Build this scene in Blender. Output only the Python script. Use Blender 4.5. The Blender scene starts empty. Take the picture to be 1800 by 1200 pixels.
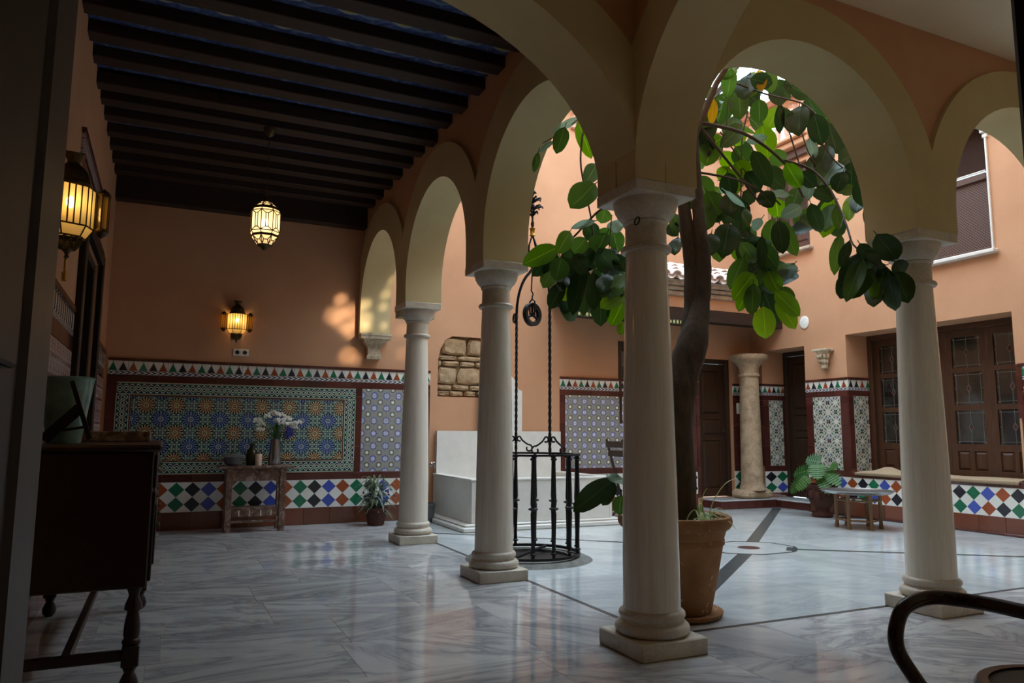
import bpy, bmesh, math, random
from mathutils import Vector, Matrix
import numpy as np
random.seed(11)
PI = math.pi
SC = bpy.context.scene
COL = SC.collection

# ------------------------------------------------------------------ camera
cam_data = bpy.data.cameras.new('camera')
cam = bpy.data.objects.new('camera', cam_data)
COL.objects.link(cam)
cam_data.sensor_width = 36.0
cam_data.lens = 1305.831 / 1800 * 36
cam_data.clip_start = 0.05
F_ = Vector((0.41806044, 0.90010848, 0.12259767)); R_ = Vector((0.90661745, -0.42190992, 0.00606707)); U_ = R_.cross(F_)
m = Matrix.Identity(4)
for i in range(3):
    m[i][0], m[i][1], m[i][2] = R_[i], U_[i], -F_[i]
m[2][3] = 1.1
cam.matrix_world = m
SC.camera = cam

# ------------------------------------------------------------------ world, exposure
SC.view_settings.view_transform = 'Standard'
SC.view_settings.look = 'None'
SC.view_settings.gamma = 1.0
SC.view_settings.use_curve_mapping = False
SC.view_settings.exposure = 0.0
SC.cycles.max_bounces = 16
SC.cycles.diffuse_bounces = 12
W = bpy.data.worlds.new('overcast_sky'); SC.world = W
W.use_nodes = True
bg = W.node_tree.nodes['Background']
bg.inputs[0].default_value = (0.66, 0.84, 1.0, 1)
bg.inputs[1].default_value = 7.4

def light(name, kind, loc, energy, color=(1, 1, 1), size=0.05, target=None, spot=None, blend=0.3):
    d = bpy.data.lights.new(name, kind); d.energy = energy; d.color = color
    d.shadow_soft_size = size
    if kind == 'SPOT':
        d.spot_size = spot; d.spot_blend = blend
    o = bpy.data.objects.new(name, d); COL.objects.link(o); o.location = loc
    if target:
        o.rotation_euler = (Vector(target) - Vector(loc)).to_track_quat('-Z', 'Y').to_euler()
    return o
# added spot lamps aimed to make the sun patches; no window stands here
GL = (5.3, 3.66, 5.2)
for tx, ty, tz, deg, en in ((1.98, 9.28, 2.52, 2.3, 200), (1.86, 9.28, 2.56, 1.9, 180), (2.06, 9.28, 2.64, 1.6, 130), (1.93, 9.28, 2.76, 1.3, 230), (2.10, 9.28, 2.36, 1.7, 200), (2.0, 9.28, 2.38, 1.2, 140), (2.04, 9.28, 2.06, 1.7, 190), (2.14, 9.28, 2.0, 1.2, 110), (2.22, 9.20, 2.52, 1.6, 230), (2.22, 9.20, 2.70, 1.2, 200), (2.26, 9.20, 2.42, 1.0, 170), (2.46, 9.18, 2.70, 1.0, 130), (2.47, 9.18, 2.85, 1.2, 140), (2.50, 9.16, 3.0, 1.0, 130), (2.47, 9.20, 2.45, 0.9, 120), (2.74, 9.28, 2.42, 1.5, 60), (2.74, 9.28, 2.12, 1.4, 60), (4.68, 9.28, 2.66, 0.9, 60), (5.50, 9.28, 2.50, 1.2, 60), (5.62, 9.28, 2.60, 0.9, 50)):
    light('sun_patch_spot', 'SPOT', GL, en * 12, (1.0, 0.82, 0.60), 0.03, (tx, ty, tz), math.radians(deg * 1.25), 1.0)

# ------------------------------------------------------------------ plan, in metres
X1, Y1, SA, SB = 2.354, 3.322, 2.055, 2.171
Y2, Y3, X4, X5 = Y1 + SA, Y1 + 2 * SA, X1 + SB, X1 + 2 * SB
YE, XR, XL = 9.282, 8.591, -0.64
HA = 2.37           # underside of abacus
ZC = 2.60           # centre of the round arches
AB = 0.195

def srgb(r, g, b):
    f = lambda c: (c / 255 / 12.92) if c <= 10.3 else ((c / 255 + 0.055) / 1.055) ** 2.4
    return (f(r), f(g), f(b), 1.0)

# ------------------------------------------------------------------ mesh helper
class M:
    def __init__(s): s.v = []; s.f = []; s.uv = {}
    def add(s, p): s.v.append(tuple(p)); return len(s.v) - 1
    def face(s, idx, uv=None):
        if uv: s.uv[len(s.f)] = uv
        s.f.append(tuple(idx))
    def quad(s, a, b, c, d, uv=None): s.face([s.add(p) for p in (a, b, c, d)], uv)
    def box(s, x0, x1, y0, y1, z0, z1, bev=0.0):
        if bev:
            return s.bbox(x0, x1, y0, y1, z0, z1, bev)
        i = [s.add((x, y, z)) for z in (z0, z1) for y in (y0, y1) for x in (x0, x1)]
        for q in ((0, 2, 3, 1), (4, 5, 7, 6), (0, 1, 5, 4), (2, 6, 7, 3), (0, 4, 6, 2), (1, 3, 7, 5)):
            s.face([i[k] for k in q])
        return s
    def bbox(s, x0, x1, y0, y1, z0, z1, b):
        # box whose vertical and horizontal edges are chamfered
        lay = [(z0, b), (z0 + b, 0), (z1 - b, 0), (z1, b)]
        rings = []
        for z, k in lay:
            xa, xb, ya, yb = x0 + k, x1 - k, y0 + k, y1 - k
            c = b if k == 0 else b * 0.5
            pts = [(xa + c, ya), (xb - c, ya), (xb, ya + c), (xb, yb - c), (xb - c, yb), (xa + c, yb), (xa, yb - c), (xa, ya + c)]
            rings.append([s.add((p[0], p[1], z)) for p in pts])
        for a, c in zip(rings, rings[1:]):
            for k in range(8):
                s.face((a[k], a[(k + 1) % 8], c[(k + 1) % 8], c[k]))
        s.face(rings[0][::-1]); s.face(rings[-1])
        return s
    def lathe(s, prof, n=24, c=(0, 0, 0), a0=0.0, squash=1.0, cap=True):
        rings = []
        for r, z in prof:
            rings.append([s.add((c[0] + r * math.cos(a0 + 2 * PI * k / n), c[1] + squash * r * math.sin(a0 + 2 * PI * k / n), c[2] + z)) for k in range(n)])
        for a, b in zip(rings, rings[1:]):
            for k in range(n):
                s.face((a[k], a[(k + 1) % n], b[(k + 1) % n], b[k]))
        if cap:
            s.face(rings[0][::-1]); s.face(rings[-1])
        return s
    def tube(s, pts, rad, n=8, closed=False, cap=True):
        pts = [Vector(p) for p in pts]
        if not hasattr(rad, '__len__'): rad = [rad] * len(pts)
        rings = []; up = None; L = len(pts)
        for i, p in enumerate(pts):
            a = pts[i - 1] if (i > 0 or closed) else p
            b = pts[(i + 1) % L] if (i < L - 1 or closed) else p
            t = (b - a)
            if t.length < 1e-9: t = Vector((0, 0, 1))
            t.normalize()
            if up is None:
                up = t.orthogonal().normalized()
            up = (up - t * up.dot(t))
            if up.length < 1e-6: up = t.orthogonal()
            up.normalize(); w = t.cross(up)
            rings.append([s.add(p + (up * math.cos(2 * PI * k / n) + w * math.sin(2 * PI * k / n)) * rad[i]) for k in range(n)])
        pairs = list(zip(rings, rings[1:])) + ([(rings[-1], rings[0])] if closed else [])
        for a, b in pairs:
            for k in range(n):
                s.face((a[k], a[(k + 1) % n], b[(k + 1) % n], b[k]))
        if cap and not closed:
            s.face(rings[0][::-1]); s.face(rings[-1])
        return s
    def prism(s, poly, y0, y1):
        # polygon in (x, z) extruded along y
        n = len(poly)
        a = [s.add((x, y0, z)) for x, z in poly]; b = [s.add((x, y1, z)) for x, z in poly]
        s.face(a); s.face(b[::-1])
        for k in range(n):
            s.face((a[k], b[k], b[(k + 1) % n], a[(k + 1) % n]))
        return s
    def sphere(s, c, r, n=10, m=6, sq=(1, 1, 1)):
        prof = [(max(1e-4, math.sin(PI * i / m)), -math.cos(PI * i / m)) for i in range(m + 1)]
        k0 = len(s.v); s.lathe(prof, n)
        for k in range(k0, len(s.v)):
            x, y, z = s.v[k]; s.v[k] = (c[0] + x * r * sq[0], c[1] + y * r * sq[1], c[2] + z * r * sq[2])
        return s
    def xf(s, mat):
        s.v = [tuple(mat @ Vector(p)) for p in s.v]; return s
    def mesh(s, name, mat, smooth=True, angle=38):
        me = bpy.data.meshes.new(name); me.from_pydata(s.v, [], s.f)
        if s.uv:
            ul = me.uv_layers.new(name='UVMap')
            for fi, uv in s.uv.items():
                p = me.polygons[fi]
                for k, li in enumerate(p.loop_indices): ul.data[li].uv = uv[k]
        bm = bmesh.new(); bm.from_mesh(me); bmesh.ops.recalc_face_normals(bm, faces=bm.faces); bm.to_mesh(me); bm.free()
        if mat: me.materials.append(mat)
        if smooth:
            me.shade_smooth(); me.set_sharp_from_angle(angle=math.radians(angle))
        me.update(); return me
    def build(s, name, mat, parent=None, loc=(0, 0, 0), rot=(0, 0, 0), smooth=True, angle=38):
        return put(name, s.mesh(name, mat, smooth, angle), parent, loc, rot)

def put(name, me, parent=None, loc=(0, 0, 0), rot=(0, 0, 0)):
    o = bpy.data.objects.new(name, me); COL.objects.link(o)
    if parent: o.parent = parent
    o.location = loc; o.rotation_euler = rot
    return o
def thing(name, label, cat, loc=(0, 0, 0), rz=0.0, group=None):
    o = bpy.data.objects.new(name, None); COL.objects.link(o); o.empty_display_size = 0.1
    o.location = loc; o.rotation_euler = (0, 0, rz)
    return tag(o, label, cat, group)
def tag(o, label=None, cat=None, group=None):
    if label: o['label'] = label
    if cat: o['category'] = cat
    if group: o['group'] = group
    return o
def struct(o, label, cat='structure'):
    o['kind'] = 'structure'; return tag(o, label, cat)

# ------------------------------------------------------------------ node expressions
class X:
    def __init__(s, t, k): s.t = t; s.k = k
    def _m(s, op, *a):
        n = s.t.nodes.new('ShaderNodeMath'); n.operation = op
        for i, q in enumerate((s,) + a):
            if isinstance(q, X): s.t.links.new(q.k, n.inputs[i])
            else: n.inputs[i].default_value = float(q)
        return X(s.t, n.outputs[0])
    def __add__(s, o): return s._m('ADD', o)
    __radd__ = __add__
    def __sub__(s, o): return s._m('SUBTRACT', o)
    def __rsub__(s, o): return (s * -1.0) + o
    def __mul__(s, o): return s._m('MULTIPLY', o)
    __rmul__ = __mul__
    def __truediv__(s, o): return s._m('DIVIDE', o)
    def sin(s): return s._m('SINE')
    def cos(s): return s._m('COSINE')
    def abs(s): return s._m('ABSOLUTE')
    def sqrt(s): return s._m('SQRT')
    def floor(s): return s._m('FLOOR')
    def frac(s): return s._m('FRACT')
    def lt(s, o): return s._m('LESS_THAN', o)
    def gt(s, o): return s._m('GREATER_THAN', o)
    def mn(s, o): return s._m('MINIMUM', o)
    def mx(s, o): return s._m('MAXIMUM', o)
    def atan2(s, o): return s._m('ARCTAN2', o)
    def mod(s, o): return s._m('FLOORED_MODULO', o)

class Mat:
    def __init__(s, name, rough=0.6, spec=0.5):
        s.m = bpy.data.materials.new(name); s.m.use_nodes = True
        s.t = s.m.node_tree; s.b = s.t.nodes['Principled BSDF']
        s.b.inputs['Roughness'].default_value = rough
        s.b.inputs['Specular IOR Level'].default_value = spec
    def n(s, kind): return s.t.nodes.new('ShaderNode' + kind)
    def l(s, a, b): s.t.links.new(a.k if isinstance(a, X) else a, b)
    def uv(s):
        n = s.n('UVMap'); sp = s.n('SeparateXYZ'); s.l(n.outputs[0], sp.inputs[0])
        return X(s.t, sp.outputs[0]), X(s.t, sp.outputs[1])
    def obj(s): return s.n('TexCoord').outputs['Object']
    def world(s): return s.n('NewGeometry').outputs['Position']
    def rnd(s): return X(s.t, s.n('ObjectInfo').outputs['Random'])
    def mapped(s, vec, scale=(1, 1, 1), rot=(0, 0, 0), off=None):
        mp = s.n('Mapping'); s.l(vec, mp.inputs[0]); mp.inputs['Scale'].default_value = scale; mp.inputs['Rotation'].default_value = rot
        if off is not None:
            c = s.n('CombineXYZ')
            for i, k in enumerate(off):
                if isinstance(k, X): s.l(k, c.inputs[i])
                else: c.inputs[i].default_value = k
            s.l(c.outputs[0], mp.inputs['Location'])
        return mp.outputs[0]
    def noise(s, vec, scale, detail=4, rough=0.55, dist=0.0):
        n = s.n('TexNoise'); s.l(vec, n.inputs['Vector'])
        n.inputs['Scale'].default_value = scale; n.inputs['Detail'].default_value = detail
        n.inputs['Roughness'].default_value = rough; n.inputs['Distortion'].default_value = dist
        return X(s.t, n.outputs[0])
    def ramp(s, fac, stops, mode='LINEAR'):
        n = s.n('ValToRGB'); s.l(fac, n.inputs[0]); r = n.color_ramp; r.interpolation = mode
        while len(r.elements) > 1: r.elements.remove(r.elements[-1])
        r.elements[0].position = stops[0][0]; r.elements[0].color = stops[0][1]
        for p, c in stops[1:]:
            e = r.elements.new(p); e.color = c
        return n.outputs[0]
    def mix(s, fac, a, b, mode='MIX'):
        n = s.n('Mix'); n.data_type = 'RGBA'; n.blend_type = mode
        if isinstance(fac, (int, float)): n.inputs[0].default_value = fac
        else: s.l(fac, n.inputs[0])
        for q, i in ((a, 6), (b, 7)):
            if isinstance(q, tuple): n.inputs[i].default_value = q
            else: s.l(q, n.inputs[i])
        return n.outputs[2]
    def color(s, c):
        if isinstance(c, tuple): s.b.inputs['Base Color'].default_value = c
        else: s.l(c, s.b.inputs['Base Color'])
        return s
    def bump(s, h, strength=0.3, dist=0.01):
        n = s.n('Bump'); n.inputs['Strength'].default_value = strength; n.inputs['Distance'].default_value = dist
        s.l(h, n.inputs['Height']); s.l(n.outputs[0], s.b.inputs['Normal']); return s
    def rough(s, k): s.l(k, s.b.inputs['Roughness']); return s
# ------------------------------------------------------------------ materials
def plaster(name, c1, c2, rough=0.85):
    q = Mat(name, rough, 0.25); p = q.world()
    a = q.noise(p, 1.3, 5, 0.6); b = q.noise(p, 38, 3, 0.6)
    q.color(q.ramp(a, [(0.3, c1), (0.7, c2)])); q.bump(b, 0.12, 0.004); return q.m
ORANGE = plaster('orange_plaster', srgb(189, 142, 108), srgb(201, 154, 119))
CREAM = plaster('cream_plaster', srgb(190, 171, 126), srgb(204, 186, 142))
WHITEP = plaster('ceiling_plaster', srgb(226, 214, 184), srgb(236, 224, 196))

def stone_like(name, c1, c2, c3, scale, rough, bump, stretch=(1, 1, 1)):
    q = Mat(name, rough, 0.5); p = q.mapped(q.world(), stretch)
    a = q.noise(p, scale, 6, 0.62, 0.6); b = q.noise(p, scale * 9, 4, 0.6)
    q.color(q.mix(0.35, q.ramp(a, [(0.3, c1), (0.52, c2), (0.75, c3)]), q.ramp(b, [(0.35, c1), (0.65, c3)])))
    q.bump(b, bump, 0.01); return q.m
COLMARB = stone_like('column_marble', srgb(204, 196, 180), srgb(224, 216, 200), srgb(234, 227, 212), 3.0, 0.10, 0.01, (5, 5, 0.16))
CAPMARB = stone_like('capital_marble', srgb(170, 160, 143), srgb(200, 190, 172), srgb(214, 205, 188), 7.0, 0.4, 0.08)
FOUNTM = stone_like('fountain_marble', srgb(212, 210, 203), srgb(222, 220, 213), srgb(230, 228, 221), 1.2, 0.3, 0.005)
OLDSTONE = stone_like('weathered_stone', srgb(128, 104, 80), srgb(182, 158, 128), srgb(206, 184, 154), 6.0, 0.9, 0.6)
CORBELST = stone_like('corbel_stone', srgb(120, 100, 80), srgb(196, 180, 150), srgb(214, 200, 172), 9.0, 0.8, 0.4)
MORTAR = stone_like('mortar', srgb(136, 114, 88), srgb(164, 140, 110), srgb(180, 156, 124), 14.0, 0.95, 0.6)
WELLST = stone_like('well_stone', srgb(70, 70, 66), srgb(112, 112, 106), srgb(146, 145, 136), 8.0, 0.75, 0.4)

def rubble():
    q = Mat('rubble_stone', 0.92, 0.2); r = q.rnd(); p = q.world()
    a = q.noise(p, 9, 5, 0.65); b = q.noise(p, 60, 4, 0.65)
    base = q.ramp(r, [(0.0, srgb(150, 126, 98)), (0.35, srgb(172, 146, 112)), (0.7, srgb(186, 150, 108)), (1.0, srgb(140, 122, 100))])
    q.color(q.mix(0.55, base, q.ramp(a, [(0.3, srgb(110, 88, 64)), (0.7, srgb(206, 182, 148))])))
    q.bump(a * 0.7 + b * 0.3, 0.8, 0.02); return q.m
RUBBLE = rubble()

def marble_floor(name, light_, mid, vein, streak, rough=0.1):
    q = Mat(name, rough, 0.5); r = q.rnd(); w = q.world()
    ang = r * 9.0
    mp = q.n('VectorRotate'); mp.rotation_type = 'Z_AXIS'; q.l(w, mp.inputs[0]); q.l((r * 41).frac() * 1.4 - 0.35, mp.inputs['Angle'])
    v = q.mapped(mp.outputs[0], (0.5, 1.5, 1), off=(r * 37, (r * 91).frac() * 40, r * 13))
    a = q.noise(v, 1.1, 6, 0.55, 0.6); b = q.noise(v, 1.7, 7, 0.66, 0.9); c = q.noise(v, 7.0, 5, 0.6, 0.5)
    base = q.ramp(a * 0.75 + c * 0.25, [(0.34, mid), (0.52, light_), (0.70, mid)])
    vn = (b - 0.5).abs()
    vm = q.ramp(vn, [(0.0, (streak,) * 3 + (1,)), (0.02, (streak * 0.55,) * 3 + (1,)), (0.075, (0, 0, 0, 1))])
    tone = (r * 17).frac() * 0.16 + 0.86
    hs = q.n('HueSaturation'); q.l(q.mix(vm, base, vein), hs.inputs['Color']); q.l(tone, hs.inputs['Value'])
    q.color(hs.outputs[0])
    q.rough(q.noise(w, 3.0, 3) * 0.05 + rough - 0.02); return q.m
FLOOR_G = marble_floor('veined_marble', srgb(212, 210, 207), srgb(186, 185, 186), srgb(112, 114, 124), 0.6, 0.05)
FLOOR_C = marble_floor('court_marble', srgb(206, 211, 210), srgb(186, 193, 195), srgb(160, 166, 170), 0.35, 0.10)
DARKM = stone_like('dark_marble', srgb(48, 52, 54), srgb(72, 78, 80), srgb(96, 102, 102), 9.0, 0.25, 0.02)
JOINT = Mat('floor_joint', 0.4, 0.4).color(srgb(168, 166, 162)).m

def wood(name, c1, c2, c3, rough=0.45, sc=(1, 14, 14), bump=0.15, spec=0.4):
    q = Mat(name, rough, spec); p = q.mapped(q.obj(), sc)
    a = q.noise(p, 3.0, 6, 0.6, 1.2); b = q.noise(q.obj(), 2.0, 3)
    q.color(q.mix(b, q.ramp(a, [(0.3, c1), (0.55, c2), (0.75, c3)]), c1)); q.bump(a, bump, 0.004); return q.m
BEAMW = wood('beam_wood', srgb(40, 25, 17), srgb(56, 36, 24), srgb(74, 50, 35), 0.65)
DARKW = wood('dark_sideboard_wood', srgb(34, 17, 11), srgb(48, 24, 15), srgb(62, 33, 21), 0.35, (14, 1.2, 14))
DOORW = wood('brown_door_wood', srgb(66, 42, 27), srgb(88, 58, 38), srgb(104, 70, 46), 0.4, (12, 12, 1.2))
DOORD = wood('dark_door_wood', srgb(48, 31, 21), srgb(66, 44, 29), srgb(80, 54, 36), 0.45, (12, 12, 1.2))
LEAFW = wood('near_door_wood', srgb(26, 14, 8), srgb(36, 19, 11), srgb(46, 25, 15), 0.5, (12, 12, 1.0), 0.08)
EDGEW = wood('sheen_stile_wood', srgb(62, 53, 50), srgb(74, 64, 61), srgb(86, 76, 72), 0.45, (12, 12, 1.0), 0.05)  # paler grey imitates light caught on the door's free edge
SHUTW = wood('shutter_wood', srgb(78, 54, 44), srgb(96, 68, 56), srgb(112, 82, 68), 0.55, (12, 12, 1.2))
STOOLW = wood('pale_stool_wood', srgb(112, 84, 58), srgb(140, 108, 76), srgb(160, 128, 94), 0.6, (9, 9, 1.2))
CHAIRW = wood('bentwood', srgb(34, 17, 14), srgb(48, 24, 18), srgb(60, 32, 24), 0.25, (6, 6, 6), 0.05)
def worn():
    q = Mat('worn_painted_wood', 0.7, 0.3); a = q.noise(q.mapped(q.obj(), (3, 12, 3)), 4, 6, 0.65, 0.8); b = q.noise(q.obj(), 30, 4)
    q.color(q.ramp(a * 0.7 + b * 0.3, [(0.36, srgb(84, 60, 47)), (0.5, srgb(116, 88, 74)), (0.64, srgb(166, 148, 134))])); q.bump(b, 0.3, 0.004); return q.m
WORNW = worn()
def flat(name, c, rough=0.5, metal=0.0, spec=0.5, bump=0.0, bs=30, var=0.0):
    q = Mat(name, rough, spec); q.b.inputs['Metallic'].default_value = metal
    n = q.noise(q.obj(), bs, 4)
    v = var or 0.12
    lo = tuple(k * (1 - v) for k in c[:3]) + (1,); hi = tuple(min(1, k * (1 + v)) for k in c[:3]) + (1,)
    q.color(q.ramp(n, [(0.3, lo), (0.7, hi)]))
    if bump: q.bump(n, bump, 0.005)
    return q.m
IRON = flat('wrought_iron', srgb(34, 34, 36), 0.45, 0.6, 0.5, 0.3, 60)
BRASSD = flat('darkened_brass', srgb(84, 68, 42), 0.45, 0.8, 0.5, 0.4, 80)
BRASS = flat('brass', srgb(190, 150, 70), 0.3, 1.0)
SILVER = flat('tin_tray', srgb(196, 198, 198), 0.28, 0.95, 0.5, 0.15, 20)
CHROME = flat('chrome', srgb(200, 200, 200), 0.12, 1.0)
WHITEPL = flat('white_plastic', srgb(226, 220, 206), 0.35)
SLOT = flat('socket_dark', srgb(30, 28, 26), 0.5)
WAX = flat('candle_wax', srgb(232, 205, 182), 0.45)
def terra():
    q = Mat('terracotta', 0.85, 0.2); a = q.noise(q.obj(), 5, 5, 0.6); b = q.noise(q.obj(), 26, 5, 0.7); c = q.noise(q.obj(), 11, 3, 0.5)
    base = q.ramp(a, [(0.3, srgb(132, 92, 60)), (0.7, srgb(160, 118, 80))])
    q.color(q.mix(b.gt(0.635) * c.gt(0.5), base, srgb(206, 186, 160))); q.bump(b, 0.2, 0.004); return q.m
TERRA = terra()
TERRAD = flat('dark_terracotta', srgb(76, 48, 40), 0.8, 0, 0.2, 0.5, 26, 0.3)
SOIL = flat('soil', srgb(48, 36, 26), 0.95, 0, 0.1, 0.9, 40, 0.4)
GREENGL = flat('green_glaze', srgb(112, 142, 126), 0.18, 0, 0.6, 0.25, 9, 0.35)
GREYCER = flat('grey_ceramic', srgb(96, 98, 98), 0.4, 0, 0.4)
BOTTLE = flat('olive_bottle_glass', srgb(52, 46, 18), 0.12, 0, 0.6)
VASEM = flat('ribbed_pewter', srgb(150, 146, 144), 0.25, 0.8)
ROOFT = flat('roof_clay', srgb(214, 196, 186), 0.8, 0, 0.2, 0.4, 22, 0.22)
ROOFP = flat('pink_clay', srgb(214, 172, 150), 0.8, 0, 0.2, 0.3, 18, 0.15)
EAVE = flat('eave_stone', srgb(178, 160, 140), 0.85, 0, 0.2, 0.4, 12, 0.25)
CLOTH = flat('beige_cloth', srgb(172, 150, 122), 0.9, 0, 0.1, 0.3, 90)
CANE = None
OVAL = flat('plaque_glaze', srgb(236, 236, 226), 0.25)
def cane():
    q = Mat('woven_cane', 0.7, 0.3); p = q.obj()
    sp = q.n('SeparateXYZ'); q.l(p, sp.inputs[0]); x = X(q.t, sp.outputs[0]); y = X(q.t, sp.outputs[1])
    w = ((x * 520).sin() * (y * 520).sin())
    q.color(q.ramp(w * 0.5 + 0.5, [(0.35, srgb(42, 34, 26)), (0.6, srgb(112, 98, 80))])); q.bump(w, 0.5, 0.004); return q.m
CANE = cane()

def glazed(name, c, var=0.25, rough=0.14):
    q = Mat(name, rough, 0.6); r = q.rnd(); n = q.noise(q.world(), 16, 4)
    hs = q.n('HueSaturation'); hs.inputs['Color'].default_value = c
    q.l(r * var + n * 0.22 + (1 - var * 0.5 - 0.11), hs.inputs['Value']); q.color(hs.outputs[0])
    q.bump(q.noise(q.world(), 9, 2), 0.06, 0.004); return q.m
T_BROWN = glazed('oxblood_tile', srgb(82, 42, 36), 0.5)
T_TERRA = glazed('terracotta_tile', srgb(108, 60, 42), 0.6)
T_WHITE = glazed('white_tile', srgb(226, 226, 218), 0.10)
T_GREEN = glazed('green_tile', srgb(32, 108, 76), 0.2)
T_BLACK = glazed('black_tile', srgb(38, 38, 46), 0.2)
T_BLUE = glazed('blue_tile', srgb(66, 84, 168), 0.2)
T_RED = glazed('rust_tile', srgb(150, 72, 38), 0.25)
GROUT = Mat('tile_grout', 0.85, 0.2).color(srgb(186, 180, 168)).m

TAU = 2 * PI
def mosaic_big():
    q = Mat('rosette_mosaic', 0.16, 0.6); u, v = q.uv()
    def ros(cu, cv):
        dx = (u - cu + 0.5).frac() - 0.5; dy = (v - cv + 0.5).frac() - 0.5
        return (dx * dx + dy * dy).sqrt(), dy.atan2(dx)
    green, dark, white, teal = srgb(30, 96, 80), srgb(22, 34, 44), srgb(200, 204, 184), srgb(70, 128, 120)
    a = (u * TAU * 6).cos() * (v * TAU * 6).cos()
    b = ((u + v) * TAU * 3).cos() * ((u - v) * TAU * 3).cos()
    f = a * 0.5 + 0.5
    bg_ = q.ramp(f, [(0.0, white), (0.20, dark), (0.34, green), (0.58, dark), (0.66, teal), (0.82, white)], 'CONSTANT')
    bg_ = q.mix(b.gt(0.72), bg_, srgb(40, 70, 110))
    bg_ = q.mix(((b.abs() - 0.30).abs()).lt(0.05), bg_, white)
    for (cu, cv, petal, gapc, ring) in ((0.5, 0.0, srgb(190, 178, 138), srgb(116, 56, 36), srgb(206, 192, 140)), (0.0, 0.5, srgb(128, 156, 204), srgb(34, 46, 84), srgb(170, 186, 208))):
        r, an = ros(cu, cv)
        pet = (an * 16).cos() + (r - 0.2) * 3.0
        bg_ = q.mix(r.lt(0.30), bg_, q.mix(r.gt(0.22), gapc, dark))
        bg_ = q.mix(r.lt(0.285) * pet.gt(0.22), bg_, petal)
        bg_ = q.mix(r.lt(0.11), bg_, gapc)
        bg_ = q.mix(r.lt(0.092), bg_, ring)
        bg_ = q.mix(r.lt(0.058), bg_, dark)
        bg_ = q.mix(r.lt(0.045) * ((an * 4).cos().gt(0)), bg_, ring)
    q.color(bg_); return q.m
M_BIG = mosaic_big()
def braid():
    q = Mat('braid_border', 0.16, 0.6); u, v = q.uv()
    white, green, navy = srgb(196, 204, 184), srgb(34, 112, 84), srgb(32, 44, 70)
    s1 = (u * TAU * 2.5).sin() * 0.24 + 0.5; s2 = (u * TAU * 2.5).sin() * -0.24 + 0.5
    c = q.mix(((u * TAU * 5).cos().gt(0.2)) * ((v - 0.5).abs().lt(0.13)), navy, white); c = q.mix(((u * TAU * 5).cos().gt(0.6)) * ((v - 0.5).abs().lt(0.07)), c, green); c = q.mix((v - 0.5).abs().gt(0.31), c, navy)
    c = q.mix((v - s1).abs().lt(0.15), c, white); c = q.mix((v - s1).abs().lt(0.065), c, navy)
    c = q.mix((v - s2).abs().lt(0.15), c, white); c = q.mix((v - s2).abs().lt(0.065), c, green)
    c = q.mix((v - 0.5).abs().gt(0.40), c, green); c = q.mix((v - 0.5).abs().gt(0.45), c, white)
    q.color(c); return q.m
M_BRAID = braid()
def star_blue():
    q = Mat('star_mosaic', 0.16, 0.6); u, v = q.uv()
    white, blue, black, cream = srgb(230, 232, 230), srgb(70, 80, 180), srgb(30, 30, 40), srgb(226, 226, 212)
    def ros(cu, cv):
        dx = (u - cu + 0.5).frac() - 0.5; dy = (v - cv + 0.5).frac() - 0.5
        return (dx * dx + dy * dy).sqrt(), dy.atan2(dx)
    a = (u * TAU * 5).cos() * (v * TAU * 5).cos(); b = ((u + v) * TAU * 2).cos() * ((u - v) * TAU * 2).cos()
    c = q.ramp(a * 0.5 + 0.5, [(0.0, cream), (0.20, black), (0.42, cream), (0.58, black), (0.80, cream)], 'CONSTANT')
    c = q.mix((b.abs() - 0.35)  .abs().lt(0.14), c, black)
    r, an = ros(0.0, 0.0); st = r / ((an * 8).cos() * 0.2 + 1.0)
    c = q.mix((r - 0.235).abs().lt(0.055) * ((an * 8).cos().gt(-0.1)), c, blue); c = q.mix(st.lt(0.16), c, white); c = q.mix(st.lt(0.12), c, srgb(196, 200, 240))
    r, an = ros(0.5, 0.5); st = r / ((an * 8).cos() * 0.2 + 1.0)
    c = q.mix((r - 0.20).abs().lt(0.05) * ((an * 8).cos().gt(-0.1)), c, black); c = q.mix(st.lt(0.13), c, cream)
    q.color(c); return q.m
M_STAR = star_blue()
def lace():
    q = Mat('strapwork_mosaic', 0.16, 0.6); u, v = q.uv()
    white = srgb(212, 210, 196)
    n = q.n('TexVoronoi'); cb = q.n('CombineXYZ'); q.l(u, cb.inputs[0]); q.l(v, cb.inputs[1]); q.l(cb.outputs[0], n.inputs['Vector']); n.inputs['Scale'].default_value = 7
    sp = q.n('SeparateColor'); q.l(n.outputs['Color'], sp.inputs[0])
    c = q.ramp(X(q.t, sp.outputs[0]), [(0.0, srgb(34, 84, 60)), (0.5, srgb(72, 46, 28)), (0.68, srgb(30, 30, 36)), (0.85, srgb(44, 56, 110))], 'CONSTANT')
    def ros(cu, cv):
        dx = (u - cu + 0.5).frac() - 0.5; dy = (v - cv + 0.5).frac() - 0.5
        return (dx * dx + dy * dy).sqrt(), dy.atan2(dx)
    ln = None
    for cu, cv, k in ((0.5, 0.5, 8), (0.0, 0.0, 8)):
        r, an = ros(cu, cv)
        zz = (((an * (k / TAU)).frac() - 0.5).abs())
        w1 = (zz * 2.0 - (r * 2.4)).abs() * r; w2 = (zz * 2.0 + (r * 2.4) - 1.35).abs() * r; w3 = (zz * r)
        m_ = (w1.mn(w2)).lt(0.03).mx(w3.lt(0.012) * r.gt(0.26)) * r.lt(0.5)
        m_ = m_.mx((r - 0.10).abs().lt(0.022))
        ln = m_ if ln is None else ln.mx(m_)
    c = q.mix(ln, c, white)
    q.color(c); return q.m
M_LACE = lace()
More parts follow.
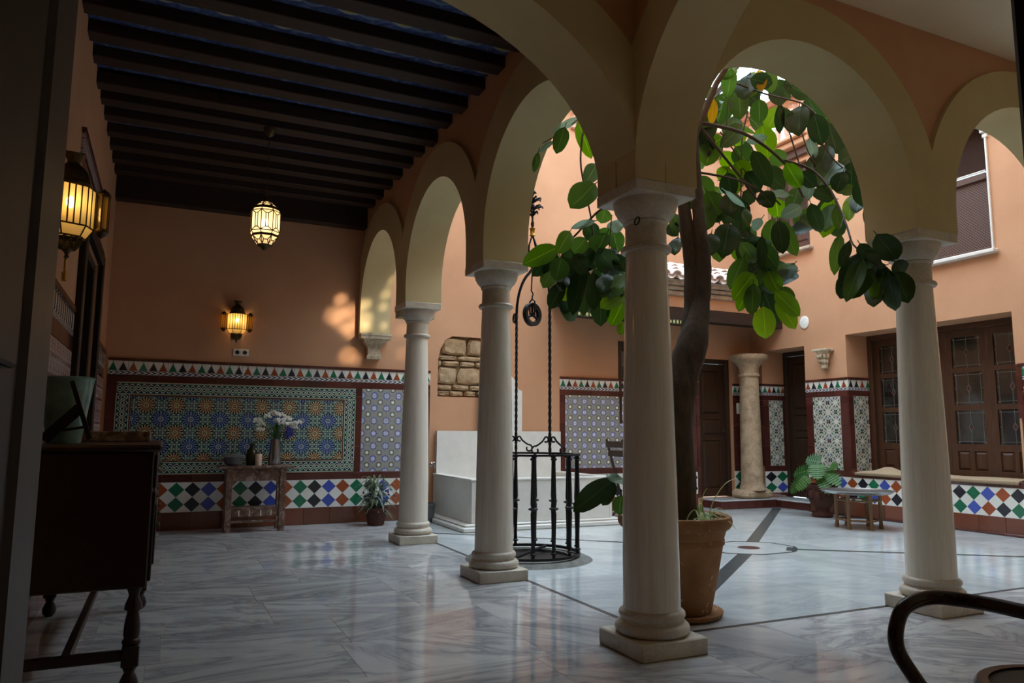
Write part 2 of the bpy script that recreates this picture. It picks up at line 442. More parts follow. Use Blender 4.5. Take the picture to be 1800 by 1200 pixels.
def chevron():
    q = Mat('chevron_tile', 0.16, 0.6); u, v = q.uv()
    f = ((u * 5 + (v - 0.5).abs() * 1.6).frac())
    c = q.mix(f.lt(0.48), srgb(44, 42, 66), srgb(224, 224, 220)); q.color(c); return q.m
M_CHEV = chevron()
def pinkpat():
    q = Mat('mauve_mosaic', 0.2, 0.5); u, v = q.uv()
    a = (u * TAU * 2).cos() * (v * TAU * 2).cos(); b = ((u + v) * TAU * 3).cos() * ((u - v) * TAU * 3).cos()
    c = q.ramp((a + b * 0.8) * 0.28 + 0.5, [(0.0, srgb(118, 82, 96)), (0.38, srgb(210, 196, 190)), (0.6, srgb(130, 96, 100)), (0.74, srgb(216, 206, 200))], 'CONSTANT')
    q.color(c); return q.m
M_PINK = pinkpat()
def paintboard():
    q = Mat('painted_scroll_board', 0.6, 0.3); u, v = q.uv()
    n = q.noise(q.world(), 9, 4, 0.6, 1.5)
    wv = (v - 0.5 - (u * TAU * 2.0).sin() * 0.2).abs()
    wv2 = (v - 0.5 + (u * TAU * 2.0 + 0.8).sin() * 0.24).abs()
    c = q.ramp(n, [(0.3, srgb(44, 52, 88)), (0.55, srgb(76, 96, 150)), (0.72, srgb(130, 146, 176))])
    c = q.mix(wv.lt(0.07), c, srgb(150, 160, 160)); c = q.mix(wv2.lt(0.05), c, srgb(112, 134, 150))
    dx = (u * 2.0 + 0.25).frac() - 0.5; dy = (v - 0.5)
    d = (dx * dx * 1.0 + dy * dy * 0.55).sqrt()
    c = q.mix(d.lt(0.13), c, srgb(180, 160, 62)); c = q.mix(d.lt(0.05), c, srgb(110, 80, 40))
    q.color(c); return q.m
M_BOARD = paintboard()
def knot():
    q = Mat('knot_strip_tile', 0.2, 0.5); u, v = q.uv()
    dx = (u.frac() - 0.5); dy = v - 0.5; d = (dx * dx * 1.6 + dy * dy).sqrt()
    c = q.mix(d.lt(0.36), srgb(36, 60, 40), srgb(224, 216, 160)); c = q.mix(d.lt(0.22), c, srgb(60, 90, 50)); c = q.mix(d.lt(0.12), c, srgb(224, 216, 160))
    q.color(c); return q.m
M_KNOT = knot()

def leafmat(name, c1, c2, rough=0.3, trans=0.35):
    q = Mat(name, rough + 0.08, 0.32); r = q.rnd(); u, v = q.uv()
    mid = (v - 0.5).abs()
    base = q.mix(r, c1, c2)
    base = q.mix(mid.lt(0.022), base, tuple(min(1, k * 1.35 + 0.01) for k in c2[:3]) + (1,))
    q.color(base)
    rib = ((u * 14 - mid * 9).frac() - 0.5).abs()
    q.bump(rib, 0.10, 0.004)
    out = q.t.nodes['Material Output']; tr = q.n('BsdfTranslucent'); mx = q.n('MixShader')
    hs = q.n('HueSaturation'); hs.inputs['Value'].default_value = 1.9; hs.inputs['Hue'].default_value = 0.485; hs.inputs['Saturation'].default_value = 1.1; q.l(base, hs.inputs['Color'])
    q.l(hs.outputs[0], tr.inputs[0]); mx.inputs[0].default_value = trans
    q.l(q.b.outputs[0], mx.inputs[1]); q.l(tr.outputs[0], mx.inputs[2]); q.l(mx.outputs[0], out.inputs[0]); return q.m
LF = [leafmat('rubber_leaf', srgb(48, 76, 30), srgb(70, 96, 38)),
      leafmat('young_rubber_leaf', srgb(70, 108, 30), srgb(98, 130, 40), 0.3, 0.42),
      leafmat('old_rubber_leaf', srgb(32, 52, 26), srgb(46, 66, 30), 0.26, 0.22),
      leafmat('yellow_leaf', srgb(190, 150, 30), srgb(206, 168, 44), 0.4, 0.5),
      leafmat('pale_sheen_leaf', srgb(112, 138, 116), srgb(136, 158, 138), 0.3, 0.3)]  # last one: pale leaves, some with gloss put into the colour
GREYLEAF = leafmat('grey_green_leaf', srgb(86, 98, 78), srgb(132, 142, 118), 0.5, 0.25)
SPIDER = leafmat('spider_plant_leaf', srgb(120, 140, 80), srgb(170, 182, 130), 0.4, 0.35)
MONST = leafmat('monstera_leaf', srgb(48, 88, 40), srgb(82, 122, 62), 0.35, 0.3)
STEMG = flat('green_stem', srgb(70, 92, 46), 0.6)
FLOWERW = flat('white_petals', srgb(232, 230, 218), 0.8, 0, 0.1, 0.6, 120, 0.1)
FLOWERB = flat('violet_petals', srgb(74, 74, 140), 0.8, 0, 0.1, 0.6, 120, 0.15)
def bark():
    q = Mat('rubber_tree_bark', 0.85, 0.25); p = q.mapped(q.world(), (1, 1, 0.35)); a = q.noise(p, 22, 6, 0.65); b = q.noise(q.world(), 5, 3)
    q.color(q.mix(b, q.ramp(a, [(0.35, srgb(52, 40, 30)), (0.65, srgb(92, 74, 56))]), srgb(78, 62, 48))); q.bump(a, 0.7, 0.02); return q.m
BARK = bark()
TWIG = flat('twig_bark', srgb(78, 60, 44), 0.7)

def lampglass(name, tint, trans):
    q = Mat(name, 0.2, 0.5); out = q.t.nodes['Material Output']
    a = q.n('BsdfTransparent'); a.inputs[0].default_value = tint; t = q.n('BsdfTranslucent'); t.inputs[0].default_value = tint
    g = q.n('BsdfGlossy'); g.inputs['Roughness'].default_value = 0.15
    m1 = q.n('MixShader'); m1.inputs[0].default_value = trans; m2 = q.n('MixShader'); m2.inputs[0].default_value = 0.06
    q.l(a.outputs[0], m1.inputs[1]); q.l(t.outputs[0], m1.inputs[2]); q.l(m1.outputs[0], m2.inputs[1]); q.l(g.outputs[0], m2.inputs[2]); q.l(m2.outputs[0], out.inputs[0]); return q.m
PANE_W = lampglass('frosted_lantern_glass', (1.0, 0.86, 0.62, 1), 0.75)
PANE_Y = lampglass('amber_sconce_glass', (1.0, 0.80, 0.38, 1), 0.3)
def emis(name, c, s):
    q = Mat(name); q.b.inputs['Emission Color'].default_value = c; q.b.inputs['Emission Strength'].default_value = s; q.color((0.8, 0.8, 0.8, 1)); return q.m
BULB = emis('lamp_bulb', (1.0, 0.74, 0.42, 1), 14.0)
def windowglass():
    q = Mat('dark_window_glass', 0.06, 0.7); q.b.inputs['Transmission Weight'].default_value = 0.0
    q.color(q.ramp(q.noise(q.obj(), 3, 2), [(0.3, srgb(26, 24, 22)), (0.7, srgb(50, 44, 38))])); q.bump(q.noise(q.world(), 6, 2), 0.05, 0.01); return q.m
WGLASS = windowglass()
SHADE = flat('recess_shade_board', srgb(58, 42, 36), 0.9, 0, 0.1)  # dark colour standing for the shade of an open recess
LEAD = flat('lead_came', srgb(128, 126, 122), 0.4, 0.5)
def lattice():
    q = Mat('lattice_shutter', 0.6, 0.3); u, v = q.uv()
    a = ((u + v) * 26).frac(); b = ((u - v) * 26).frac()
    hole = a.gt(0.35) * b.gt(0.35)
    q.color(q.mix(hole, srgb(104, 78, 68), srgb(50, 36, 32))); q.bump(hole * -1.0, 0.4, 0.004); return q.m
LATT = lattice()
# ------------------------------------------------------------------ wall frames: u along the wall, out from its face, z up
class Fr:
    def __init__(s, o, theta):
        s.o = Vector(o); s.th = theta
        s.ex = Vector((math.cos(theta), math.sin(theta), 0)); s.n = Vector((math.sin(theta), -math.cos(theta), 0))
    def P(s, u, z, out=0.0): return s.o + s.ex * u + s.n * out + Vector((0, 0, z))
FB = Fr((0, YE, 0), 0.0)                # back wall, u = X
FRt = Fr((XR, 0, 0), -PI / 2)           # right wall, u = -Y
FL = Fr((XL, 0, 0), PI / 2)             # left wall, u = Y

def wall_mesh(fr, u0, u1, z0, z1, th, holes):
    us = sorted({u0, u1, *[k for h in holes for k in h[:2] if u0 < k < u1]}); zs = sorted({z0, z1, *[k for h in holes for k in h[2:4] if z0 < k < z1]})
    solid = {}
    for i in range(len(us) - 1):
        for j in range(len(zs) - 1):
            cu, cz = (us[i] + us[i + 1]) / 2, (zs[j] + zs[j + 1]) / 2
            solid[i, j] = not any(h[0] < cu < h[1] and h[2] < cz < h[3] for h in holes)
    q = M(); P = fr.P
    for (i, j), s in solid.items():
        if not s: continue
        a, b, c, d = us[i], us[i + 1], zs[j], zs[j + 1]
        q.quad(P(a, c), P(b, c), P(b, d), P(a, d)); q.quad(P(b, c, -th), P(a, c, -th), P(a, d, -th), P(b, d, -th))
        if not solid.get((i - 1, j)): q.quad(P(a, c, -th), P(a, c), P(a, d), P(a, d, -th))
        if not solid.get((i + 1, j)): q.quad(P(b, c), P(b, c, -th), P(b, d, -th), P(b, d))
        if not solid.get((i, j - 1)): q.quad(P(a, c, -th), P(b, c, -th), P(b, c), P(a, c))
        if not solid.get((i, j + 1)): q.quad(P(a, d), P(b, d), P(b, d, -th), P(a, d, -th))
    return q

TOP = 6.3
TOPA = 7.8  # unseen upper arcade walls, raised so daylight falls more steeply
BDOOR = (7.53, 8.19, 0.13, 2.29)
STONE = (3.235, 3.97, 1.575, 2.385)
BWIN = (6.05, 6.78, 1.25, 2.47)
wall_back = struct(wall_mesh(FB, XL - 0.3, XR + 0.6, -0.1, TOP, 0.32, [BDOOR, STONE, BWIN]).build('wall_back', ORANGE, smooth=False), 'orange plastered back wall behind fountain and gallery end')
RDOOR = (-9.03, -8.15, 0.13, 2.42); RBIG = (-7.40, -5.13, 0.55, 2.50)
RW1 = (-8.78, -7.95, 3.90, 5.25); RW2 = (-6.25, -5.28, 3.25, 4.85)
wall_right = struct(wall_mesh(FRt, -YE, -0.35, -0.1, TOP - 0.6, 0.56, [RDOOR, RBIG, RW1, RW2]).build('wall_right', ORANGE, smooth=False), 'orange plastered wall with glazed doors on the right')
up = wall_mesh(FRt, -7.75, -0.35, TOP - 0.6, TOP + 0.5, 0.3, []).build('upper_storey', ORANGE, wall_right, smooth=False)
LDOOR = (6.30, 7.75, -0.1, 2.62)
wall_left = struct(wall_mesh(FL, 0.0, YE, -0.1, 4.3, 0.3, [LDOOR]).build('wall_left', ORANGE, smooth=False), 'shadowed orange gallery wall on the left')

# near wall with the doorway the picture is taken from
q = M(); q.box(-1.0, -0.21, 0.10, 0.34, 0, 4.3); q.box(0.70, XR, 0.10, 0.34, 0, 4.3); q.box(-0.21, 0.70, 0.10, 0.34, 2.7, 4.3)
wall_front = struct(q.build('wall_front', WHITEP, smooth=False), 'near gallery wall around the open doorway')  # unseen side; pale plaster chosen to bounce light onto columns and ceiling

# ------------------------------------------------------------------ arcades
def bay(name, axis, cpos, half, inner, outer, th, parent, zleg=HA + 0.06, n=28):
    """one arch ring; axis 'X' (runs along X) or 'Y'. inner/outer = (a, b, zc). cpos = (centre along, position across)"""
    c, across = cpos; ai, bi, zi = inner; ao, bo, zo = outer
    A, B = [], []
    A += [(-ai, zleg)]; B += [(-half, zleg)]
    for k in range(n + 1):
        t = PI - PI * k / n; cs, sn = math.cos(t), math.sin(t)
        qa = (cs / ao) ** 2 + (sn / bo) ** 2; qb = 2 * (zi - zo) * sn / bo ** 2; qc = ((zi - zo) / bo) ** 2 - 1
        r = (-qb + math.sqrt(max(0.0, qb * qb - 4 * qa * qc))) / (2 * qa)
        if abs(cs) > 1e-6: r = min(r, half / abs(cs))
        A.append((ai * cs, zi + bi * sn)); B.append((r * cs, zi + r * sn))
    A += [(ai, zleg)]; B += [(half, zleg)]
    q = M()
    def P(u, z, s):
        return (c + u, across + s * th / 2, z) if axis == 'X' else (across + s * th / 2, c + u, z)
    rows = []
    for (a, b) in zip(A, B):
        rows.append([q.add(P(a[0], a[1], -1)), q.add(P(a[0], a[1], 1)), q.add(P(b[0], b[1], 1)), q.add(P(b[0], b[1], -1))])
    for r, t in zip(rows, rows[1:]):
        for k in range(4):
            q.face((r[k], t[k], t[(k + 1) % 4], r[(k + 1) % 4]))
    q.face(rows[0]); q.face(rows[-1][::-1])
    o = q.build(name, CREAM, parent, angle=30)
    return o
def spandrel(name, axis, cpos, half, outer, th, ztop, parent, n=32, lo=None):
    c, across = cpos; ao, bo, zo = outer; ao -= 0.03; bo -= 0.03
    q = M(); rows = []
    def P(u, z, s):
        return (c + u, across + s * th / 2, z) if axis == 'X' else (across + s * th / 2, c + u, z)
    for k in range(n + 1):
        u = -half + 2 * half * k / n
        z = zo + bo * math.sqrt(max(0.0, 1 - (u / ao) ** 2))
        rows.append([q.add(P(u, z, -1)), q.add(P(u, z, 1)), q.add(P(u, ztop, 1)), q.add(P(u, ztop, -1))])
    for r, t in zip(rows, rows[1:]):
        for k in range(4): q.face((r[k], t[k], t[(k + 1) % 4], r[(k + 1) % 4]))
    q.face(rows[0]); q.face(rows[-1][::-1])
    return q.build(name, ORANGE, parent, smooth=False)
wall_arcade_left = bpy.data.objects.new('wall_arcade_left', None); COL.objects.link(wall_arcade_left)
struct(wall_arcade_left, 'arcade wall between the left gallery and the patio')
wall_arcade_front = bpy.data.objects.new('wall_arcade_front', None); COL.objects.link(wall_arcade_front)
struct(wall_arcade_front, 'arcade wall between the near gallery and the patio')
RA, RB, RO = SA / 2 - 0.185, SB / 2 - 0.205, 1.15
A3 = (Y3 + YE) / 2; HA3 = (YE - Y3) / 2
for cy, half in ((Y1 + SA / 2, SA / 2), (Y2 + SA / 2, SA / 2)):
    bay('arch', 'Y', (cy, X1), half, (RA, RA, ZC), (RO, RO, ZC), 0.386, wall_arcade_left)
    spandrel('spandrel', 'Y', (cy, X1), half, (RO, RO, ZC), 0.31, TOPA, wall_arcade_left)
# last bay dies on a corbel at the back wall
bay('arch', 'Y', (A3 + 0.04, X1), HA3 + 0.04, (HA3 - 0.12, HA3 - 0.08, ZC), (1.15, 1.15, ZC), 0.386, wall_arcade_left, zleg=2.30)
spandrel('spandrel', 'Y', (A3, X1), HA3, (1.15, 1.15, ZC), 0.31, TOPA, wall_arcade_left)
for k in range(3):
    cx = X1 + SB * (k + 0.5)
    bay('arch', 'X', (cx, Y1), SB / 2, (RB, RB, ZC), (RO, RO, ZC), 0.386, wall_arcade_front)
    spandrel('spandrel', 'X', (cx, Y1), SB / 2, (RO, RO, ZC), 0.31, TOPA, wall_arcade_front)
# transverse arches over the corner
CX = (XL + X1 - 0.17) / 2; AX = (X1 - 0.18 - XL) / 2
bay('transverse_arch', 'X', (CX, Y1), AX + 0.17, (AX, 0.99, 2.44), (AX + 0.27, 1.26, 2.44), 0.386, wall_arcade_front, zleg=2.436)
spandrel('spandrel', 'X', (CX, Y1), AX + 0.16, (AX + 0.27, 1.32, 2.38), 0.31, 4.3, wall_arcade_front)
CY = (0.34 + Y1 - 0.19) / 2; AY = (Y1 - 0.19 - 0.34) / 2
bay('transverse_arch', 'Y', (CY, X1), AY + 0.17, (AY, 1.0, 2.52), (AY + 0.27, 1.27, 2.50), 0.386, wall_arcade_left)
spandrel('spandrel', 'Y', (CY, X1), AY + 0.16, (AY + 0.27, 1.27, 2.50), 0.31, 4.3, wall_arcade_left)
M().box(X1 - AB + 0.008, X1 + AB - 0.008, Y1 - AB + 0.008, Y1 + AB - 0.008, HA + 0.066, 2.9).build('pier', CREAM, wall_arcade_left, smooth=False)
# upper wall above, solid to the roof
q = M(); q.box(X1 - 0.15, X1 + 0.155, Y1 - 0.15, YE, TOPA - 0.02, TOPA + 0.1); q.box(X1 - 0.15, XR, Y1 - 0.155, Y1 + 0.155, TOPA - 0.02, TOPA + 0.1)
q.build('wall_coping', CREAM, wall_arcade_left, smooth=False)

# ------------------------------------------------------------------ ceilings
q = M(); q.box(X1 - 0.2, XR, 0.1, Y1, 3.86, 4.2); q.box(XL, X1, 0.1, Y1, 3.86, 4.2)
ceiling = struct(q.build('ceiling', WHITEP, smooth=False), 'cream plaster ceiling of the near gallery')
q = M(); q.box(XL - 0.25, X1 + 0.1, Y1 - 0.1, YE + 0.3, 3.965, 4.32)
gceil = struct(q.build('ceiling_gallery', BEAMW, smooth=False), 'dark timber ceiling of the left gallery')
beam_me = M().bbox(XL - 0.02, X1 - 0.13, -0.075, 0.075, 3.865, 3.962, 0.006).mesh('beam', BEAMW, True)
by = [5.04 + 0.385 * k - 0.075 for k in range(-4, 11)]
rb = random.Random(3)
for k, y in enumerate(by):
    put('beam', beam_me, gceil, (0, y, 0.0 + rb.uniform(-0.006, 0.006) - (0.03 if k == 8 else 0)))
    q = M(); y0, y1 = y + 0.08, y + 0.385 - 0.08
    q.box(XL, X1 - 0.13, y0, y1, 3.955, 3.975)
    L = (X1 - XL) / 0.8
    q.quad((XL, y0, 3.953), (XL, y1, 3.953), (X1 - 0.13, y1, 3.953), (X1 - 0.13, y0, 3.953), [(0, 0), (0, 1), (L, 1), (L, 0)])
    q.build('painted_board', M_BOARD, gceil, smooth=False)
M().bbox(XL, X1 - 0.13, YE - 0.16, YE, 3.68, 3.96, 0.006).build('wall_plate', BEAMW, gceil)

# ------------------------------------------------------------------ floor: slabs are pieces of the floor
q = M(); q.box(-1.2, XR + 0.7, -1.6, YE + 0.3, -0.12, -0.004)
floor = struct(q.build('floor', JOINT, smooth=False), 'polished marble slab floor')
slabs = {}
def slab(x0, x1, y0, y1, mat, name):
    k = (round(x1 - x0, 3), round(y1 - y0, 3), mat.name)
    if k not in slabs:
        w, h = (x1 - x0) / 2 - 0.0005, (y1 - y0) / 2 - 0.0005
        b = 0.0012; q = M()
        a = [q.add(p) for p in ((-w, -h, -0.02), (w, -h, -0.02), (w, h, -0.02), (-w, h, -0.02))]
        c = [q.add(p) for p in ((-w, -h, -b), (w, -h, -b), (w, h, -b), (-w, h, -b))]
        d = [q.add(p) for p in ((-w + b, -h + b, 0), (w - b, -h + b, 0), (w - b, h - b, 0), (-w + b, h - b, 0))]
        for r, t in ((a, c), (c, d)):
            for i in range(4): q.face((r[i], r[(i + 1) % 4], t[(i + 1) % 4], t[i]))
        q.face(d); slabs[k] = q.mesh(name, mat, False)
    return put(name, slabs[k], floor, ((x0 + x1) / 2, (y0 + y1) / 2, 0))
EX, EY = X1 + 0.195, Y1 + 0.185           # edge of the open court
def bond(x0, x1, y0, y1, nr, L, mat, name, seed):
    # courses of slabs running along x with broken joints
    rr = random.Random(seed); h = (y1 - y0) / nr
    for j in range(nr):
        x = x0; first = L * (0.35 + 0.5 * rr.random())
        while x < x1 - 1e-3:
            e = min(x + first, x1); first = L
            if x1 - e < 0.18: e = x1
            slab(x, e, y0 + h * j, y0 + h * (j + 1), mat, name); x = e
bond(XL, EX, 0.0, YE, 16, 0.92, FLOOR_G, 'marble_slab', 1)
bond(EX, XR, 0.0, EY, 6, 0.95, FLOOR_G, 'marble_slab', 2)
for i in range(7):
    for j in range(7):
        w, h = (XR - EX) / 7, (YE - EY) / 7
        slab(EX + w * i, EX + w * (i + 1), EY + h * j, EY + h * (j + 1), FLOOR_C, 'court_slab')
def strip(a, b, w, name='dark_strip', z=0.0012):
    a, b = Vector((a[0], a[1], 0)), Vector((b[0], b[1], 0)); d = (b - a).normalized(); n = Vector((-d.y, d.x, 0)) * w / 2; q = M()
    lo = [q.add(p + Vector((0, 0, -0.003))) for p in (a - n, b - n, b + n, a + n)]; hi = [q.add(p + Vector((0, 0, z))) for p in (a - n, b - n, b + n, a + n)]
    q.face(hi)
    for i in range(4): q.face((lo[i], lo[(i + 1) % 4], hi[(i + 1) % 4], hi[i]))
    return q.build(name, DARKM, floor, smooth=False)
strip((EX, EY), (EX, YE - 0.6), 0.035); strip((EX, EY), (XR, EY), 0.035)
DC = Vector((5.27, 5.80, 0)); dg = Vector((0.733, 0.68, 0)); dn = Vector((0.80, -0.60, 0))
def dp(a, b): return DC + dg * a + dn * b
E1 = 0.42
strip((EX + 0.1, EY + 0.1), dp(-E1, 0), 0.125); strip(dp(E1, 0), (8.5, 8.72), 0.125)
strip(dp(0, E1), (XR - 0.02, 3.45), 0.07); strip(dp(0, -E1), (EX + 0.1, 8.1), 0.07)
oc = [dp(a, b) for a, b in ((E1, -0.17), (E1, 0.17), (0.17, E1), (-0.17, E1), (-E1, 0.17), (-E1, -0.17), (-0.17, -E1), (0.17, -E1))]
q = M(); q.face([q.add((p.x, p.y, 0.0015)) for p in oc]); 
for a, b in zip(oc, oc[1:] + oc[:1]): q.quad((a.x, a.y, -0.003), (b.x, b.y, -0.003), (b.x, b.y, 0.0015), (a.x, a.y, 0.0015))
q.build('drain_octagon', FLOOR_C, floor, smooth=False)
for a, b in zip(oc, oc[1:] + oc[:1]): strip((a.x, a.y), (b.x, b.y), 0.03, 'octagon_border', 0.003)
strip(dp(-0.12, 0.40), dp(0.12, 0.40), 0.10, 'octagon_corner', 0.0028)
q = M(); q.lathe([(0.0005, 0.004), (0.075, 0.004), (0.095, 0.0055), (0.11, 0.001)], 20, (DC.x, DC.y, 0)); q.build('drain_grate', TERRAD, floor)
# ------------------------------------------------------------------ glazed tile dados
tcache = {}
def tile_mesh(w, h, mat, th=0.012, uvr=None, b=0.0025, name='tile'):
    k = (round(w, 3), round(h, 3), mat.name, th, None if uvr is None else tuple(round(x, 2) for x in uvr))
    if k in tcache: return tcache[k]
    q = M(); W_, H_ = w / 2 - 0.0012, h / 2 - 0.0012
    bk = [q.add(p) for p in ((-W_, 0, -H_), (W_, 0, -H_), (W_, 0, H_), (-W_, 0, H_))]
    sd = [q.add(p) for p in ((-W_, -th + b, -H_), (W_, -th + b, -H_), (W_, -th + b, H_), (-W_, -th + b, H_))]
    fr = [q.add(p) for p in ((-W_ + b, -th, -H_ + b), (W_ - b, -th, -H_ + b), (W_ - b, -th, H_ - b), (-W_ + b, -th, H_ - b))]
    for r, t in ((bk, sd), (sd, fr)):
        for i in range(4): q.face((r[i], r[(i + 1) % 4], t[(i + 1) % 4], t[i]))
    u0, u1, v0, v1 = uvr or (0, 1, 0, 1)
    q.face(fr, [(u0, v0), (u1, v0), (u1, v1), (u0, v1)])
    tcache[k] = q.mesh(name, mat, False); return tcache[k]
def tile(fr, parent, name, u0, u1, z0, z1, mat, out=0.0, th=0.012, uvr=None):
    if u1 - u0 < 0.012 or z1 - z0 < 0.008: return None
    return put(name, tile_mesh(u1 - u0, z1 - z0, mat, th, uvr, name=name), parent, fr.P((u0 + u1) / 2, (z0 + z1) / 2, out), (0, 0, fr.th))
def poly_mesh(poly, mat, name, th=0.013):
    k = ('poly', name, mat.name)
    if k not in tcache:
        tcache[k] = M().prism(poly, -th, 0).mesh(name, mat, False)
    return tcache[k]
def row(fr, parent, name, u0, u1, z0, z1, mat, step, out=0.0, th=0.012, phase=0.0):
    u = u0; first = step - phase if phase else step
    while u < u1 - 0.01:
        e = min(u + first, u1); first = step
        if u1 - e < 0.05: e = u1
        tile(fr, parent, name, u, e, z0, z1, mat, out, th); u = e
def col(fr, parent, name, u0, u1, z0, z1, mat, step, out=0.0, th=0.012):
    z = z0
    while z < z1 - 0.01:
        e = min(z + step, z1)
        if z1 - e < 0.04: e = z1
        tile(fr, parent, name, u0, u1, z, e, mat, out, th); z = e
def patches(fr, parent, name, u0, u1, z0, z1, mat, step, pat, out=0.0):
    """printed tiles with a pattern of period pat anchored at the wall's own origin"""
    u = u0
    while u < u1 - 1e-3:
        ue = min(u0 + (math.floor((u - u0) / step + 1e-6) + 1) * step, u1); z = z0
        while z < z1 - 1e-3:
            ze = min(z0 + (math.floor((z - z0) / step + 1e-6) + 1) * step, z1)
            a = ((u - u0) / pat) % 1.0; c = ((z - z0) / pat) % 1.0
            tile(fr, parent, name, u, ue, z, ze, mat, out, 0.012, (a, a + (ue - u) / pat, c, c + (ze - z) / pat)); z = ze
        u = ue
DIA = 0.0785
def diamonds(fr, parent, u0, u1, z0, z1, pitch, order, rows=2, stagger=0):
    h = (z1 - z0) / rows; g = 0.0012
    tile(fr, parent, 'white_ground', u0, u1, z0, z1, GROUT, 0, 0.006)
    n = int((u1 - u0) / pitch + 1e-6); pitch = (u1 - u0) / max(1, n)
    w2, h2 = pitch / 2 - g, h / 2 - g
    key = f'{pitch:.3f}'
    dia = [(-w2, 0), (0, -h2), (w2, 0), (0, h2)]
    def P(name, poly, mat, u, z):
        k = (name, mat.name, key, h)
        if k not in tcache: tcache[k] = M().prism(poly, -0.012, -0.001).mesh(name, mat, False)
        put(name, tcache[k], parent, fr.P(u, z, 0.0), (0, 0, fr.th))
    for r in range(rows):
        zc = z0 + h * (r + 0.5)
        for i in range(n):
            P('diamond_tile', dia, order[(i + (rows - 1 - r) * stagger) % len(order)], u0 + pitch * (i + 0.5), zc)
    for r in range(rows + 1):
        zc = z0 + h * r
        for i in range(n + 1):
            u = u0 + pitch * i
            up_, dn_, lf, rt = r < rows, r > 0, i > 0, i < n
            poly = []
            if lf and rt and up_ and dn_: P('white_diamond_tile', dia, T_WHITE, u, zc); continue
            pts = [(-w2 if lf else 0, 0), (0, -h2 if dn_ else 0), (w2 if rt else 0, 0), (0, h2 if up_ else 0)]
            pts = [p for k, p in enumerate(pts) if p != (0, 0)]
            if len(pts) == 2 or (0, 0) not in pts:
                if len(pts) == 2: pts = [(0, 0)] + pts
            key2 = f'white_edge_tile{lf}{rt}{up_}{dn_}'
            k = (key2, key, h)
            if k not in tcache: tcache[k] = M().prism(pts, -0.012, -0.001).mesh('white_edge_tile', T_WHITE, False)
            put('white_edge_tile', tcache[k], parent, fr.P(u, zc, 0.0), (0, 0, fr.th))
TREE = []
for k, (w, z) in enumerate(((0.040, 0.0), (0.040, 0.018), (0.031, 0.018), (0.031, 0.037), (0.022, 0.037), (0.022, 0.056), (0.013, 0.056), (0.013, 0.075), (0.005, 0.075), (0.004, 0.100))): TREE.append((w, z))
TREE = [(-w, z) for w, z in TREE] + [(w, z) for w, z in reversed(TREE)]
TREE = TREE[::-1]
def frieze(fr, parent, u0, u1, z0, cols, pitch=0.1, trees=True):
    row(fr, parent, 'white_frieze_tile', u0, u1, z0, z0 + 0.108, T_WHITE, 0.2, 0, 0.010)
    n = max(1, int(round((u1 - u0) / pitch))); p = (u1 - u0) / n
    if trees:
        for i in range(n):
            put('stepped_tree_tile', poly_mesh(TREE, cols[i % len(cols)], 'stepped_tree_tile', 0.0125), parent, fr.P(u0 + p * (i + 0.5), z0 + 0.003, 0), (0, 0, fr.th))
